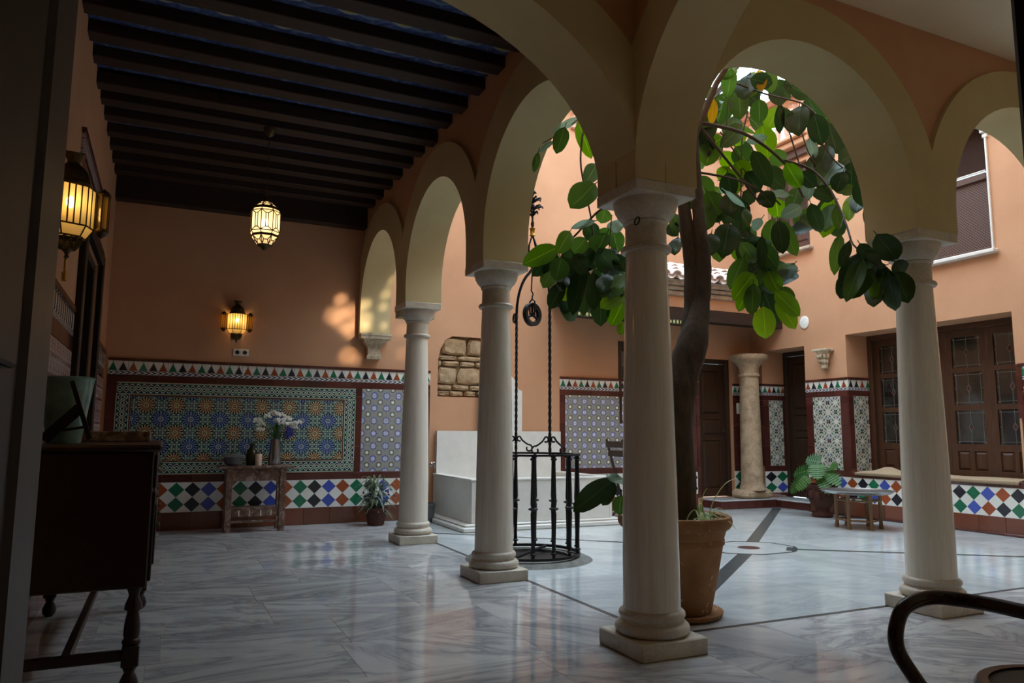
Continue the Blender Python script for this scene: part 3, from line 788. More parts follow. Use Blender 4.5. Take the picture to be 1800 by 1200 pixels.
def dado(fr, parent, u0, u1, panels, order, cols, stagger=0, low=True, end0=True, end1=True, dz=0.0, pitch=0.1675, gap=0.075):
    Z = lambda z: z + dz
    row(fr, parent, 'coping_tile', u0, u1, Z(1.876), Z(1.906), T_BROWN, 0.31, 0, 0.026)
    frieze(fr, parent, u0, u1, Z(1.766), cols)
    u = u0
    while u < u1 - 0.01:
        e = min(u + 0.31, u1); tile(fr, parent, 'chevron_tile', u, e, Z(1.722), Z(1.765), M_CHEV, 0, 0.012, (0, (e - u) / 0.31, 0, 1)); u = e
    row(fr, parent, 'border_tile', u0, u1, Z(1.646), Z(1.720), T_BROWN, 0.31, 0, 0.012, 0.1)
    x = u0
    for pu0, pu1, kind in panels:
        col(fr, parent, 'border_tile', x, pu0, Z(0.616), Z(1.645), T_BROWN, 0.31)
        if kind == 'big':
            b = 0.137
            # braided border laid as printed strips, then rosette tiles
            def strip_(a0, a1, c0, c1, horiz):
                t = a0
                while t < a1 - 1e-3:
                    e = min(t + 0.31, a1); L = (e - t) / 0.31
                    if horiz: tile(fr, parent, 'braid_tile', t, e, c0, c1, M_BRAID, 0, 0.013, (0, L, 0, 1))
                    else:
                        me = None
                        q = M(); w, h, th, bb = (c1 - c0) / 2 - 0.001, (e - t) / 2 - 0.001, 0.013, 0.0025
                        fc = [(-w, -th, -h), (w, -th, -h), (w, -th, h), (-w, -th, h)]
                        q.quad(*fc, [(0, 0), (0, 1), (L, 1), (L, 0)])
                        bk = [(p[0], 0, p[2]) for p in fc]
                        for i in range(4): q.quad(bk[i], bk[(i + 1) % 4], fc[(i + 1) % 4], fc[i])
                        put('braid_tile', q.mesh('braid_tile', M_BRAID, False), parent, fr.P((c0 + c1) / 2, (t + e) / 2), (0, 0, fr.th))
                    t = e
            z0, z1 = Z(0.62), Z(1.64)
            strip_(pu0, pu1, z0, z0 + b, True); strip_(pu0, pu1, z1 - b, z1, True)
            strip_(z0 + b, z1 - b, pu0, pu0 + b, False); strip_(z0 + b, z1 - b, pu1 - b, pu1, False)
            # thin ochre line
            for a in ((pu0 + b, pu1 - b, z0 + b, z0 + b + 0.014), (pu0 + b, pu1 - b, z1 - b - 0.014, z1 - b)): tile(fr, parent, 'fillet_tile', *a, T_TERRA, 0, 0.014)
            for a in ((pu0 + b, pu0 + b + 0.014, z0 + b + 0.014, z1 - b - 0.014), (pu1 - b - 0.014, pu1 - b, z0 + b + 0.014, z1 - b - 0.014)): tile(fr, parent, 'fillet_tile', *a, T_TERRA, 0, 0.014)
            patches(fr, parent, 'rosette_tile', pu0 + b + 0.014, pu1 - b - 0.014, z0 + b + 0.014, z1 - b - 0.014, M_BIG, 0.31, 0.31)
        elif kind == 'star': patches(fr, parent, 'star_tile', pu0, pu1, Z(0.616), Z(1.645), M_STAR, 0.315, 0.1575)
        elif kind == 'lace': patches(fr, parent, 'strapwork_tile', pu0, pu1, Z(0.616), Z(1.645), M_LACE, 0.27, 0.27)
        elif kind == 'pink': patches(fr, parent, 'mauve_tile', pu0, pu1, Z(0.616), Z(1.645), M_PINK, 0.3, 0.3)
        x = pu1
    col(fr, parent, 'border_tile', x, u1, Z(0.616), Z(1.645), T_BROWN, 0.31)
    if low: lowband(fr, parent, u0, u1, order, stagger, pitch)
def lowband(fr, parent, u0, u1, order, stagger=0, pitch=0.1675, top=True):
    if top: row(fr, parent, 'border_tile', u0, u1, 0.531, 0.614, T_BROWN, 0.31)
    diamonds(fr, parent, u0, u1, 0.201, 0.529, pitch, order, 2, stagger)
    row(fr, parent, 'skirting_tile', u0, u1, 0.002, 0.199, T_TERRA, 0.31)
ORD = [T_GREEN, T_BLACK, T_BLUE, T_RED]
TC = [T_GREEN, T_BLACK, T_RED]
# gallery end and back wall
dado(FB, wall_back, -0.60, 3.13, [(-0.50, 2.155, 'big'), (2.235, 3.05, 'star')], ORD, TC)
# fountain stands between; then the court
dado(FB, wall_back, 5.06, 7.46, [(5.145, 7.17, 'star')], ORD, TC)
dado(FB, wall_back, 8.195, 8.578, [(8.33, 8.50, 'lace')], ORD, TC)
# brown edging of the back door
# right wall
dado(FRt, wall_right, -9.27, -9.032, [(-9.22, -9.09, 'lace')], ORD, [T_BLACK, T_GREEN], low=False)
dado(FRt, wall_right, -8.148, -7.402, [(-8.02, -7.53, 'lace')], ORD, [T_RED, T_BLACK, T_GREEN], 1, low=False)
row(FRt, wall_right, 'border_tile', -8.148, -7.402, 0.531, 0.614, T_BROWN, 0.31)
dado(FRt, wall_right, -5.10, -3.6, [(-5.06, -4.3, 'lace'), (-4.2, -3.66, 'lace')], ORD, TC, low=False)
row(FRt, wall_right, 'border_tile', -5.10, -3.6, 0.531, 0.614, T_BROWN, 0.31)
lowband(FRt, wall_right, -8.148, -3.6, [T_RED, T_BLACK, T_GREEN, T_BLUE], 1, top=False)
row(FRt, wall_right, 'curb_tile', -8.148, -3.6, 0.002, 0.03, T_BROWN, 0.31, 0.0, 0.05)
# far jambs of the two openings
FJ1 = Fr((0, 9.03, 0), 0.0); FJ2 = Fr((0, 7.40, 0), 0.0)
dado(FJ1, wall_right, XR - 0.010, XR + 0.46, [(XR + 0.11, XR + 0.40, 'lace')], [T_BLACK, T_GREEN, T_BLUE], [T_GREEN, T_RED, T_BLACK], 1)
for nm, a in (('coping_tile', (1.876, 1.906)),): pass
dado(FJ2, wall_right, XR - 0.010, XR + 0.44, [(XR + 0.09, XR + 0.38, 'lace')], ORD, [T_BLACK, T_BLACK, T_RED, T_GREEN], low=False)
# sill tiles under the big glazed doors
row(FRt, wall_right, 'sill_tile', -7.40, -5.10, 0.531, 0.60, T_BROWN, 0.155, 0.0, 0.02)
col(FRt, wall_right, 'edge_tile', -5.128, -5.06, 1.3, 1.9, T_BROWN, 0.155, 0.0, 0.016)
# left gallery wall: striped frieze over mauve mosaic
def dado_left(u0, u1):
    row(FL, wall_left, 'coping_tile', u0, u1, 1.93, 1.975, T_BROWN, 0.31, 0, 0.026)
    row(FL, wall_left, 'white_frieze_tile', u0, u1, 1.815, 1.928, T_WHITE, 0.2, 0, 0.01)
    n = int((u1 - u0) / 0.1)
    for i in range(n): tile(FL, wall_left, 'stripe_tile', u0 + 0.1 * i + 0.02, u0 + 0.1 * i + 0.062, 1.815, 1.926, T_BLACK, 0, 0.0125)
    u = u0
    while u < u1 - 0.01:
        e = min(u + 0.31, u1); tile(FL, wall_left, 'chevron_tile', u, e, 1.77, 1.813, M_CHEV, 0, 0.012, (0, (e - u) / 0.31, 0, 1)); u = e
    row(FL, wall_left, 'border_tile', u0, u1, 1.66, 1.768, T_BROWN, 0.31)
    patches(FL, wall_left, 'mauve_tile', u0, u1, 0.616, 1.658, M_PINK, 0.5, 0.25)
    lowband(FL, wall_left, u0, u1, ORD)
dado_left(3.55, 6.12); dado_left(7.95, 9.2)
col(FL, wall_left, 'border_tile', 7.80, 7.945, 0.003, 1.95, T_BROWN, 0.31)
# stones bared in the back wall
bx0, bx1, bz0, bz1 = STONE
q = M(); q.box(bx0, bx1, YE + 0.09, YE + 0.12, bz0, bz1)
q.build('mortar_bed', MORTAR, wall_back, smooth=False)
rs = random.Random(8)
def stone(x0, x1, z0, z1):
    q = M(); g = 0.004; cx, cz = (x0 + x1) / 2, (z0 + z1) / 2
    n = 12; out = []
    for k in range(n):
        t = 2 * PI * k / n + 0.2; c, s = math.cos(t), math.sin(t); p = 6.0
        r = (abs(c) ** p + abs(s) ** p) ** (-1 / p) * rs.uniform(0.90, 1.0)
        out.append((cx + c * r * ((x1 - x0) / 2 - g), cz + s * r * ((z1 - z0) / 2 - g)))
    back = [q.add((x, YE + 0.11, z)) for x, z in out]; mid = [q.add((x, YE + 0.055, z)) for x, z in out]
    d = rs.uniform(0.015, 0.035)
    fr_ = [q.add((cx + (x - cx) * 0.8, YE + d + rs.uniform(-0.012, 0.012), cz + (z - cz) * 0.78)) for x, z in out]
    for a, b in ((back, mid), (mid, fr_)):
        for k in range(n): q.face((a[k], b[k], b[(k + 1) % n], a[(k + 1) % n]))
    c = q.add((cx, YE + d - 0.008, cz))
    for k in range(n): q.face((fr_[k], c, fr_[(k + 1) % n]))
    q.build('stone', RUBBLE, wall_back, angle=25)
for z0, z1, xs in ((1.58, 1.66, (3.24, 3.42, 3.62, 3.80, 3.96)), (1.66, 1.74, (3.24, 3.46, 3.70, 3.96)), (1.74, 1.98, (3.24, 3.52, 3.96)), (1.98, 2.06, (3.24, 3.30, 3.56, 3.78, 3.96)), (2.06, 2.13, (3.25, 3.52, 3.96)), (2.13, 2.38, (3.28, 3.66, 3.96))):
    for a, b in zip(xs, xs[1:]): stone(a, b, z0, z1)
q = M(); q.prism([(bx0 - 0.001, 2.05), (bx0 + 0.03, 2.2), (bx0 + 0.1, 2.33), (bx0 + 0.2, 2.386), (bx0 - 0.001, 2.386)][::-1], YE, YE + 0.1); q.build('plaster_edge', ORANGE, wall_back, smooth=False)
# ------------------------------------------------------------------ columns
def column(x, y, label, hook=False):
    t = thing('marble_column', label, 'column', (x, y, 0), group='arcade columns')
    p = 0.2
    M().bbox(-p, p, -p, p, 0, 0.085, 0.006).build('plinth', CAPMARB, t)
    M().lathe([(0.172, 0.085), (0.186, 0.095), (0.193, 0.112), (0.190, 0.130), (0.176, 0.143), (0.164, 0.148), (0.160, 0.158), (0.166, 0.166), (0.172, 0.178), (0.170, 0.192), (0.160, 0.203), (0.150, 0.208)], 36, ).build('base', CAPMARB, t)
    pr = []
    for k in range(13):
        f = k / 12; r = 0.149 - 0.006 * f - 0.031 * f ** 1.7
        pr.append((r, 0.208 + (2.085 - 0.208) * f))
    M().lathe(pr, 40).build('shaft', COLMARB, t)
    M().lathe([(0.112, 2.085), (0.132, 2.087), (0.139, 2.097), (0.139, 2.107), (0.131, 2.118), (0.113, 2.12), (0.112, 2.235), (0.119, 2.24), (0.124, 2.25), (0.121, 2.258), (0.132, 2.268), (0.152, 2.29), (0.168, 2.32), (0.176, 2.35), (0.178, 2.372)], 36).build('capital', CAPMARB, t)
    M().bbox(-AB, AB, -AB, AB, HA, HA + 0.065, 0.005).build('abacus', CAPMARB, t)
    if hook:
        pts = [(-0.115 + 0.022 * math.sin(a) * 0.2, -0.065 + 0.022 * math.cos(a) - 0.02, 2.235 + 0.022 * math.sin(a)) for a in [2 * PI * k / 14 for k in range(14)]]
        M().tube(pts, 0.004, 6, closed=True).build('iron_ring', IRON, t)
    return t
column(X1, Y1, 'marble corner column where both arcades meet, in front of the potted tree', True)
column(X1, Y2, 'marble column between the corner column and the fountain, beside the well railing')
column(X1, Y3, 'marble column beside the wall fountain and the grey green plant')
column(X4, Y1, 'marble column standing behind the bentwood chair, touched by hanging leaves')
column(X5, Y1, 'outermost marble column, beyond the one standing behind the bentwood chair')

# ------------------------------------------------------------------ corbel under the last arch
t = thing('stone_corbel', 'weathered stone corbel carrying the last arch above the tiles', 'corbel', (X1, YE, 0))
q = M(); zz = [(0.09, 0.16, 2.02), (0.095, 0.17, 2.06), (0.08, 0.15, 2.075), (0.078, 0.14, 2.15), (0.09, 0.17, 2.17), (0.11, 0.20, 2.20), (0.14, 0.25, 2.225), (0.155, 0.27, 2.26), (0.19, 0.30, 2.265), (0.195, 0.31, 2.295), (0.185, 0.30, 2.305), (0.2, 0.32, 2.31), (0.2, 0.32, 2.335)]
rings = []
for hw, d, z in zz:
    d *= 0.55; rings.append([q.add(p) for p in ((-hw, 0, z), (-hw, -d, z), (hw, -d, z), (hw, 0, z))])
for a, b in zip(rings, rings[1:]):
    for i in range(4): q.face((a[i], a[(i + 1) % 4], b[(i + 1) % 4], b[i]))
q.face(rings[0][::-1]); q.face(rings[-1]); q.build('block', CORBELST, t)

# ------------------------------------------------------------------ fountain
t = thing('wall_fountain', 'pale marble wall fountain with stepped backsplash and square basin', 'fountain', (4.12, YE, 0))
hw = 0.93
q = M(); outer = (-hw - 0.04, hw + 0.02)
q.bbox(-hw - 0.13, hw + 0.13, -1.44, -0.01, 0, 0.055, 0.012); q.bbox(-hw - 0.09, hw + 0.09, -1.40, -0.01, 0.055, 0.085, 0.012); q.build('plinth', FOUNTM, t)
for nm, b in (('front_panel', (-hw, hw, -1.36, -1.28)), ('side_panel', (-hw, -hw + 0.08, -1.28, -0.02)), ('side_panel', (hw - 0.08, hw, -1.28, -0.02))):
    M().bbox(*b, 0.085, 0.56, 0.006).build(nm, FOUNTM, t)
q = M()
for b in ((-hw - 0.012, hw + 0.012, -1.372, -1.25), (-hw - 0.012, -hw + 0.11, -1.25, -0.02), (hw - 0.11, hw + 0.012, -1.25, -0.02)): q.bbox(*b, 0.56, 0.582, 0.004)
q.build('rim', FOUNTM, t)
for sx in (-hw + 0.035, hw - 0.035): M().bbox(sx - 0.004, sx + 0.004, -1.364, -1.358, 0.09, 0.555, 0.001).build('corner_joint', WHITEPL, t)
q = M(); q.box(-hw + 0.08, hw - 0.08, -1.28, -0.02, 0.30, 0.33); q.build('basin_floor', FOUNTM, t)
poly = [(-0.91, 0.5), (0.91, 0.5), (0.91, 1.128), (0.31, 1.128), (0.31, 1.68)]
for k in range(7):
    a = PI / 2 * k / 6; poly.append((0.20 + 0.085 * math.cos(a) * 0 + 0.11 * (1 - math.sin(a)), 1.68 + 0.13 * (1 - math.cos(a)) + 0.0))
for k in range(1, 12):
    a = PI * k / 12; poly.append((0.20 * math.cos(a), 1.81 + 0.09 * math.sin(a)))
poly += [(-x, z) for x, z in reversed(poly[5:12])] + [(-0.31, 1.128), (-0.91, 1.128)]
M().prism(poly, -0.085, -0.02).build('backsplash', FOUNTM, t, smooth=False)
M().prism([(-0.1, 1.32), (0.1, 1.32), (0.1, 1.35), (-0.1, 1.35)], -0.11, -0.08).build('spout_shelf', FOUNTM, t, smooth=False)
f = thing('wall_tap', 'chrome tap on the orange wall beside the fountain', 'tap', (3.175, YE, 0.69))
M().lathe([(0.028, 0), (0.03, 0.006), (0.024, 0.012), (0.013, 0.016), (0.013, 0.05)], 16).xf(Matrix.Rotation(PI / 2, 4, 'X')).build('flange', CHROME, f)
M().tube([(0, -0.045, 0), (0, -0.075, 0.0), (0, -0.09, -0.012), (0, -0.092, -0.045)], 0.011, 10).build('spout', CHROME, f)
M().tube([(-0.035, -0.05, 0.035), (0, -0.05, 0.03), (0.035, -0.05, 0.035)], 0.007, 8).build('handle', CHROME, f)
f = thing('dark_tub', 'small dark glazed pot on the floor between column and fountain', 'pot', (3.0, 8.98, 0))
M().lathe([(0.085, 0), (0.10, 0.02), (0.115, 0.12), (0.12, 0.2), (0.13, 0.21), (0.13, 0.235), (0.112, 0.235), (0.108, 0.2), (0.09, 0.05)], 24).build('body', GREYCER, f)
M().lathe([(0.0005, 0.19), (0.109, 0.19)], 16, cap=False).build('soil', SOIL, f)

# ------------------------------------------------------------------ well railing
WC = Vector((3.0, 6.08, 0)); WR = 0.44
t = thing('well_railing', 'black wrought iron well railing with tall arched hoist frame', 'railing', WC)
def ring(z, w, h, r=WR, n=48):
    q = M(); q.lathe([(r - w, z), (r + w, z), (r + w, z + h), (r - w, z + h), (r - w, z)], n, cap=False); return q
ring(0.045, 0.018, 0.022).build('bottom_rail', IRON, t); ring(0.905, 0.022, 0.018).build('top_rail', IRON, t)
bar = M().lathe([(0.0143, 0.06), (0.0143, 0.09), (0.0260, 0.095), (0.0260, 0.105), (0.0169, 0.112), (0.0156, 0.20), (0.0221, 0.43), (0.0156, 0.455), (0.0403, 0.466), (0.0429, 0.474), (0.0169, 0.486), (0.0234, 0.51), (0.0208, 0.60), (0.0156, 0.80), (0.0156, 0.87), (0.0273, 0.878), (0.0273, 0.888), (0.0156, 0.895), (0.0156, 0.91)], 10).mesh('baluster', IRON)
NB = 15
for k in range(NB):
    a = 2 * PI * (k + 0.35) / NB; put('baluster', bar, t, (WR * math.cos(a), WR * math.sin(a), 0))
M().tube([(-0.30, -0.30, 0.06), (0.30, 0.25, 0.06)], 0.016, 6).build('cross_bar', IRON, t)
PL, PR = Vector((0.07, 0.425, 0.92)), Vector((-0.02, -0.44, 0.92))
ax = (PL - PR); ax.z = 0; axn = ax.normalized(); half = ax.length / 2; mid = (PL + PR) / 2
def twist(p, h, n=70):
    q = M(); rings = []
    for i in range(n + 1):
        z = h * i / n; a = z * 26
        rings.append([q.add((p.x + 0.0145 * math.cos(a + PI / 2 * k), p.y + 0.0145 * math.sin(a + PI / 2 * k), p.z + z)) for k in range(4)])
    for r, s in zip(rings, rings[1:]):
        for k in range(4): q.face((r[k], r[(k + 1) % 4], s[(k + 1) % 4], s[k]))
    q.face(rings[0][::-1]); q.face(rings[-1]); return q
for p in (PL, PR): twist(p, 1.34).build('twisted_post', IRON, t, smooth=False)
def on(s, z): return mid + axn * (s * half) + Vector((0, 0, z))
arch = [on(1, 1.34)] + [on(math.cos(a) ** 0.9 if math.cos(a) > 0 else 0, 1.34 + 0.34 * math.sin(a)) for a in [PI / 2 * k / 10 for k in range(1, 10)]] + [on(0, 1.70)]
M().tube(arch, 0.014, 8).build('hoist_arm', IRON, t)
arch2 = [mid * 2 + Vector((0, 0, 0)) - Vector((p.x, p.y, 0)) for p in arch]
arch2 = [Vector((a.x, a.y, p.z)) for a, p in zip(arch2, arch)]
M().tube(arch2, 0.014, 8).build('hoist_arm', IRON, t)
def scroll(base, dirv, up, r, turns=1.4, n=22, flip=1):
    return [base + dirv * (flip * (r * (1 - 0.65 * i / n)) * math.cos(PI * 2 * turns * i / n)) + up * ((r * (1 - 0.65 * i / n)) * math.sin(PI * 2 * turns * i / n)) for i in range(n + 1)]
UPV = Vector((0, 0, 1))
for p, sg in ((PL, 1), (PR, -1)):
    c = Vector((p.x, p.y, 0.92 + 1.30)) + axn * (0.058 * sg)
    pts = scroll(c, axn * sg, UPV, 0.055, 1.3, 20, -1)
    M().tube(pts, 0.011, 6).build('scroll', IRON, t)
# S braces at the foot of each post, along the ring
for p in (PL, PR):
    a0 = math.atan2(p.y, p.x)
    for sg in (1, -1):
        def rp(d, z):
            a = a0 + sg * d / WR; return Vector((WR * math.cos(a), WR * math.sin(a), 0.925 + z))
        pts = []
        for i in range(11):       # upper curl
            a = PI * 1.25 * (1 - i / 10); r = 0.022
            pts.append(rp(0.036 + r * math.cos(PI / 2 + a - 0.2) * 1.0, 0.125 + r * math.sin(PI / 2 + a - 0.2)))
        pts += [rp(0.066, 0.108), rp(0.10, 0.082), rp(0.128, 0.066)]
        for i in range(13):
            a = PI / 2 - PI * 1.7 * i / 12; r = 0.036 * (1 - 0.45 * i / 12)
            pts.append(rp(0.128 + r * math.cos(a), 0.022 + r * math.sin(a) + 0.012))
        M().tube(pts, 0.0085, 6).build('scroll_brace', IRON, t)
# finial
fz = on(0, 1.70)
M().lathe([(0.012, 0), (0.02, 0.03), (0.012, 0.06), (0.009, 0.11)], 8, fz).build('finial_stem', IRON, t)
q = M()
for k in range(4):
    a = PI / 2 * k + 0.4
    q.tube([fz + Vector((0.012 * math.cos(a), 0.012 * math.sin(a), 0.10)), fz + Vector((0.05 * math.cos(a), 0.05 * math.sin(a), 0.17)), fz + Vector((0.045 * math.cos(a), 0.045 * math.sin(a), 0.22)), fz + Vector((0.008 * math.cos(a), 0.008 * math.sin(a), 0.31))], 0.008, 6)
q.build('finial_cage', IRON, t)
M().lathe([(0.018, 0.31), (0.028, 0.32), (0.02, 0.34), (0.024, 0.375), (0.028, 0.385), (0.012, 0.395)], 12, fz).build('brass_knob', BRASS, t)
M().lathe([(0.010, 0.39), (0.018, 0.43), (0.009, 0.46), (0.012, 0.52), (0.006, 0.60), (0.009, 0.68), (0.005, 0.80)], 8, fz).build('finial_rod', IRON, t)
q = M(); rr = random.Random(2)
for tier, (z, n, L, el) in enumerate(((0.50, 6, 0.07, 0.9), (0.56, 8, 0.10, 0.5), (0.63, 8, 0.09, 0.9), (0.70, 5, 0.05, 1.6))):
    for k in range(n):
        a = 2 * PI * k / n + tier * 0.4; b = fz + Vector((0, 0, z)); d = Vector((math.cos(a), math.sin(a), el * rr.uniform(0.6, 1.1))).normalized()
        e = b + d * L; q.tube([b, b + d * L * 0.55 + Vector((0, 0, 0.012)), e, e + Vector((0.008 * math.cos(a), 0.008 * math.sin(a), -0.012)), e + Vector((-0.003 * math.cos(a), -0.003 * math.sin(a), -0.018))], [0.008, 0.011, 0.008, 0.006, 0.004], 5)
q.sphere(fz + Vector((0, 0, 0.58)), 0.026, 8, 6, (1, 1, 2.2))
q.build('finial_flower', IRON, t)
# pulley hanging in the frame
pz = 0.92 + 1.34 - 0.16
pl = thing('well_pulley', 'black iron pulley wheel hanging in the well frame', 'pulley', WC + Vector((mid.x, mid.y, pz + 0.09)))
wheel = M().lathe([(0.070, -0.016), (0.105, -0.022), (0.110, -0.018), (0.098, -0.004), (0.098, 0.004), (0.110, 0.018), (0.105, 0.022), (0.070, 0.016), (0.070, -0.016)], 30, cap=False)
for k in range(3):
    a = 2 * PI * k / 3 + PI / 2; wheel.tube([(0, 0, 0), (0.075 * math.cos(a), 0.075 * math.sin(a), 0)], 0.012, 6)
wheel.lathe([(0.022, -0.022), (0.022, 0.022)], 12)
RZ = Matrix.Rotation(0.35, 4, 'Z') @ Matrix.Rotation(PI / 2, 4, 'X')
wheel.xf(RZ); wheel.build('wheel', IRON, pl)
side = Matrix.Rotation(0.35, 4, 'Z') @ Vector((0, 1, 0))
M().tube([side * 0.03, side * 0.032 + Vector((0, 0, 0.12)), Vector((0, 0, 0.145)), side * -0.032 + Vector((0, 0, 0.12)), side * -0.03], 0.008, 6).build('fork', IRON, pl)
M().tube([(0, 0, 0.145), (0, 0, 0.17), (0.012, 0.006, 0.19), (0, 0, 0.21), (-0.01, 0, 0.22), (0, 0, 0.40)], 0.007, 6).build('hook', IRON, pl)
q = M(); q.lathe([(0.36, -0.003), (0.36, 0.03), (0.50, 0.028), (0.56, 0.004), (0.57, -0.003)], 40, WC, cap=False)
wk = q.build('well_stone', WELLST, floor)
M().lathe([(0.0005, 0.006), (0.36, 0.006)], 32, WC, cap=False).build('well_mouth', SLOT, floor)

# ------------------------------------------------------------------ steps and doors of the court
def stepbox(b, nm, par, edge=True):
    M().bbox(b[0], b[1], b[2], b[3], b[4], b[5], 0.006).build(nm, FLOOR_C, par)
stepbox((7.50, XR - 0.002, 8.80, YE - 0.002, 0.115, 0.135), 'step_tread', floor)
q = M(); q.box(7.515, XR - 0.003, 8.815, YE - 0.003, 0.0, 0.114); q.build('step_core', MORTAR, floor, smooth=False)
SF = Fr((0, 8.815, 0), 0.0); row(SF, floor, 'riser_tile', 7.51, 8.575, 0.003, 0.113, T_BROWN, 0.155)
SF2 = Fr((7.515, 0, 0), -PI / 2); row(SF2, floor, 'riser_tile', -YE + 0.02, -8.82, 0.003, 0.113, T_BROWN, 0.155)
stepbox((XR - 0.02, XR + 0.6, 8.15, 9.03, 0.11, 0.132), 'threshold', floor)
row(FRt, floor, 'riser_tile', -9.03, -8.15, 0.003, 0.108, T_BROWN, 0.155)

def panel(t, fr_, u0, u1, z0, z1, out, mat, nm='panel'):
    """raised panel in a leaf; local x = u, local -y = out"""
    q = M(); b = 0.035
    a = [(u0, -out, z0), (u1, -out, z0), (u1, -out, z1), (u0, -out, z1)]
    c = [(u0 + 0.008, -out + 0.012, z0 + 0.008), (u1 - 0.008, -out + 0.012, z0 + 0.008), (u1 - 0.008, -out + 0.012, z1 - 0.008), (u0 + 0.008, -out + 0.012, z1 - 0.008)]
    d = [(u0 + b, -out - 0.006, z0 + b), (u1 - b, -out - 0.006, z0 + b), (u1 - b, -out - 0.006, z1 - b), (u0 + b, -out - 0.006, z1 - b)]
    for r, s in ((a, c), (c, d)):
        for i in range(4): q.quad(r[i], r[(i + 1) % 4], s[(i + 1) % 4], s[i])
    q.quad(*d)
    return q.build(nm, mat, t, smooth=False)
def leafframe(t, u0, u1, z0, z1, out, holes, mat, nm='leaf_frame'):
    fr_ = Fr((0, -out, 0), 0.0); q = wall_mesh(fr_, u0, u1, z0, z1, 0.045, holes); return q.build(nm, mat, t, smooth=False)
def plain_door(name, fr_, u0, u1, z0, z1, depth, label, rows, mat, cols=1):
    t = bpy.data.objects.new(name, None); COL.objects.link(t); t.location = fr_.P(0, 0, -depth); t.rotation_euler = (0, 0, fr_.th)
    struct(t, label)
    J = 0.07
    for b in ((u0, u0 + J, z0, z1), (u1 - J, u1, z0, z1), (u0 + J, u1 - J, z1 - J, z1)):
        M().bbox(b[0], b[1], -0.06, 0.03, b[2], b[3], 0.006).build('door_frame', mat, t)
    a, b_ = u0 + J + 0.003, u1 - J - 0.003; zt = z1 - J - 0.003; st = 0.085
    hs = []
    w = (b_ - a - st * (cols + 1)) / cols
    for (r0, r1) in rows:
        for c in range(cols):
            x = a + st + c * (w + st); hs.append((x, x + w, z0 + (zt - z0) * r0, z0 + (zt - z0) * r1))
    leafframe(t, a, b_, z0 + 0.004, zt, 0.0, hs, mat)
    for h in hs: panel(t, None, h[0], h[1], h[2], h[3], -0.004, mat)
    M().sphere((b_ - 0.045, -0.035, z0 + 1.02), 0.022, 10, 6).build('door_knob', BRASSD, t)
    return t
plain_door('door_1', FB, BDOOR[0], BDOOR[1], 0.136, BDOOR[3], 0.12, 'dark panelled wooden door in the back wall left of the ruined column', [(0.06, 0.42), (0.46, 0.58), (0.62, 0.95)], DOORD)
plain_door('door_2', FRt, RDOOR[0], RDOOR[1], 0.134, RDOOR[3], 0.50, 'dark panelled wooden door deep in the right wall behind the monstera', [(0.06, 0.42), (0.46, 0.58), (0.62, 0.95)], DOORD)
col(FB, wall_back, 'edge_tile', 7.462, 7.528, 0.14, 1.9, T_BROWN, 0.155, 0, 0.014)
plain_door('door_4', FL, LDOOR[0], LDOOR[1], 0.0, LDOOR[3], 0.08, 'dark double door of the left gallery wall beside the sideboard', [(0.06, 0.40), (0.45, 0.93)], LEAFW, 2)
q = M()
for b in ((6.18, 6.30, 0.0, 2.72), (7.75, 7.87, 0.0, 2.72), (6.30, 7.75, 2.62, 2.74)): q.bbox(*[b[0], b[1], -0.05, 0.0, b[2], b[3]], 0.008)
o = q.xf(Matrix.Rotation(PI / 2, 4, 'Z')).build('trim_1', LEAFW, None, (XL, 0, 0)); struct(o, 'dark moulded architrave round the left gallery door')
# tile band above it
band = thing('tile_band', 'speckled tile frieze band high on the wall above the gallery door', 'tile band', (XL, 0, 0), PI / 2)
for i in range(8):
    u = 5.80 + i * 0.2; put('frieze_tile', tile_mesh(0.2, 0.15, M_PINK, 0.02, (0, 1.5, 0, 1), name='frieze_tile'), band, (u + 0.1, 0, 3.10))
M().prism([(5.78, 3.02), (7.42, 3.02), (7.42, 2.99), (5.78, 2.99)], -0.03, 0).build('lower_moulding', T_BROWN, band, smooth=False)
M().prism([(5.78, 3.21), (7.42, 3.21), (7.42, 3.18), (5.78, 3.18)], -0.03, 0).build('upper_moulding', T_BROWN, band, smooth=False)

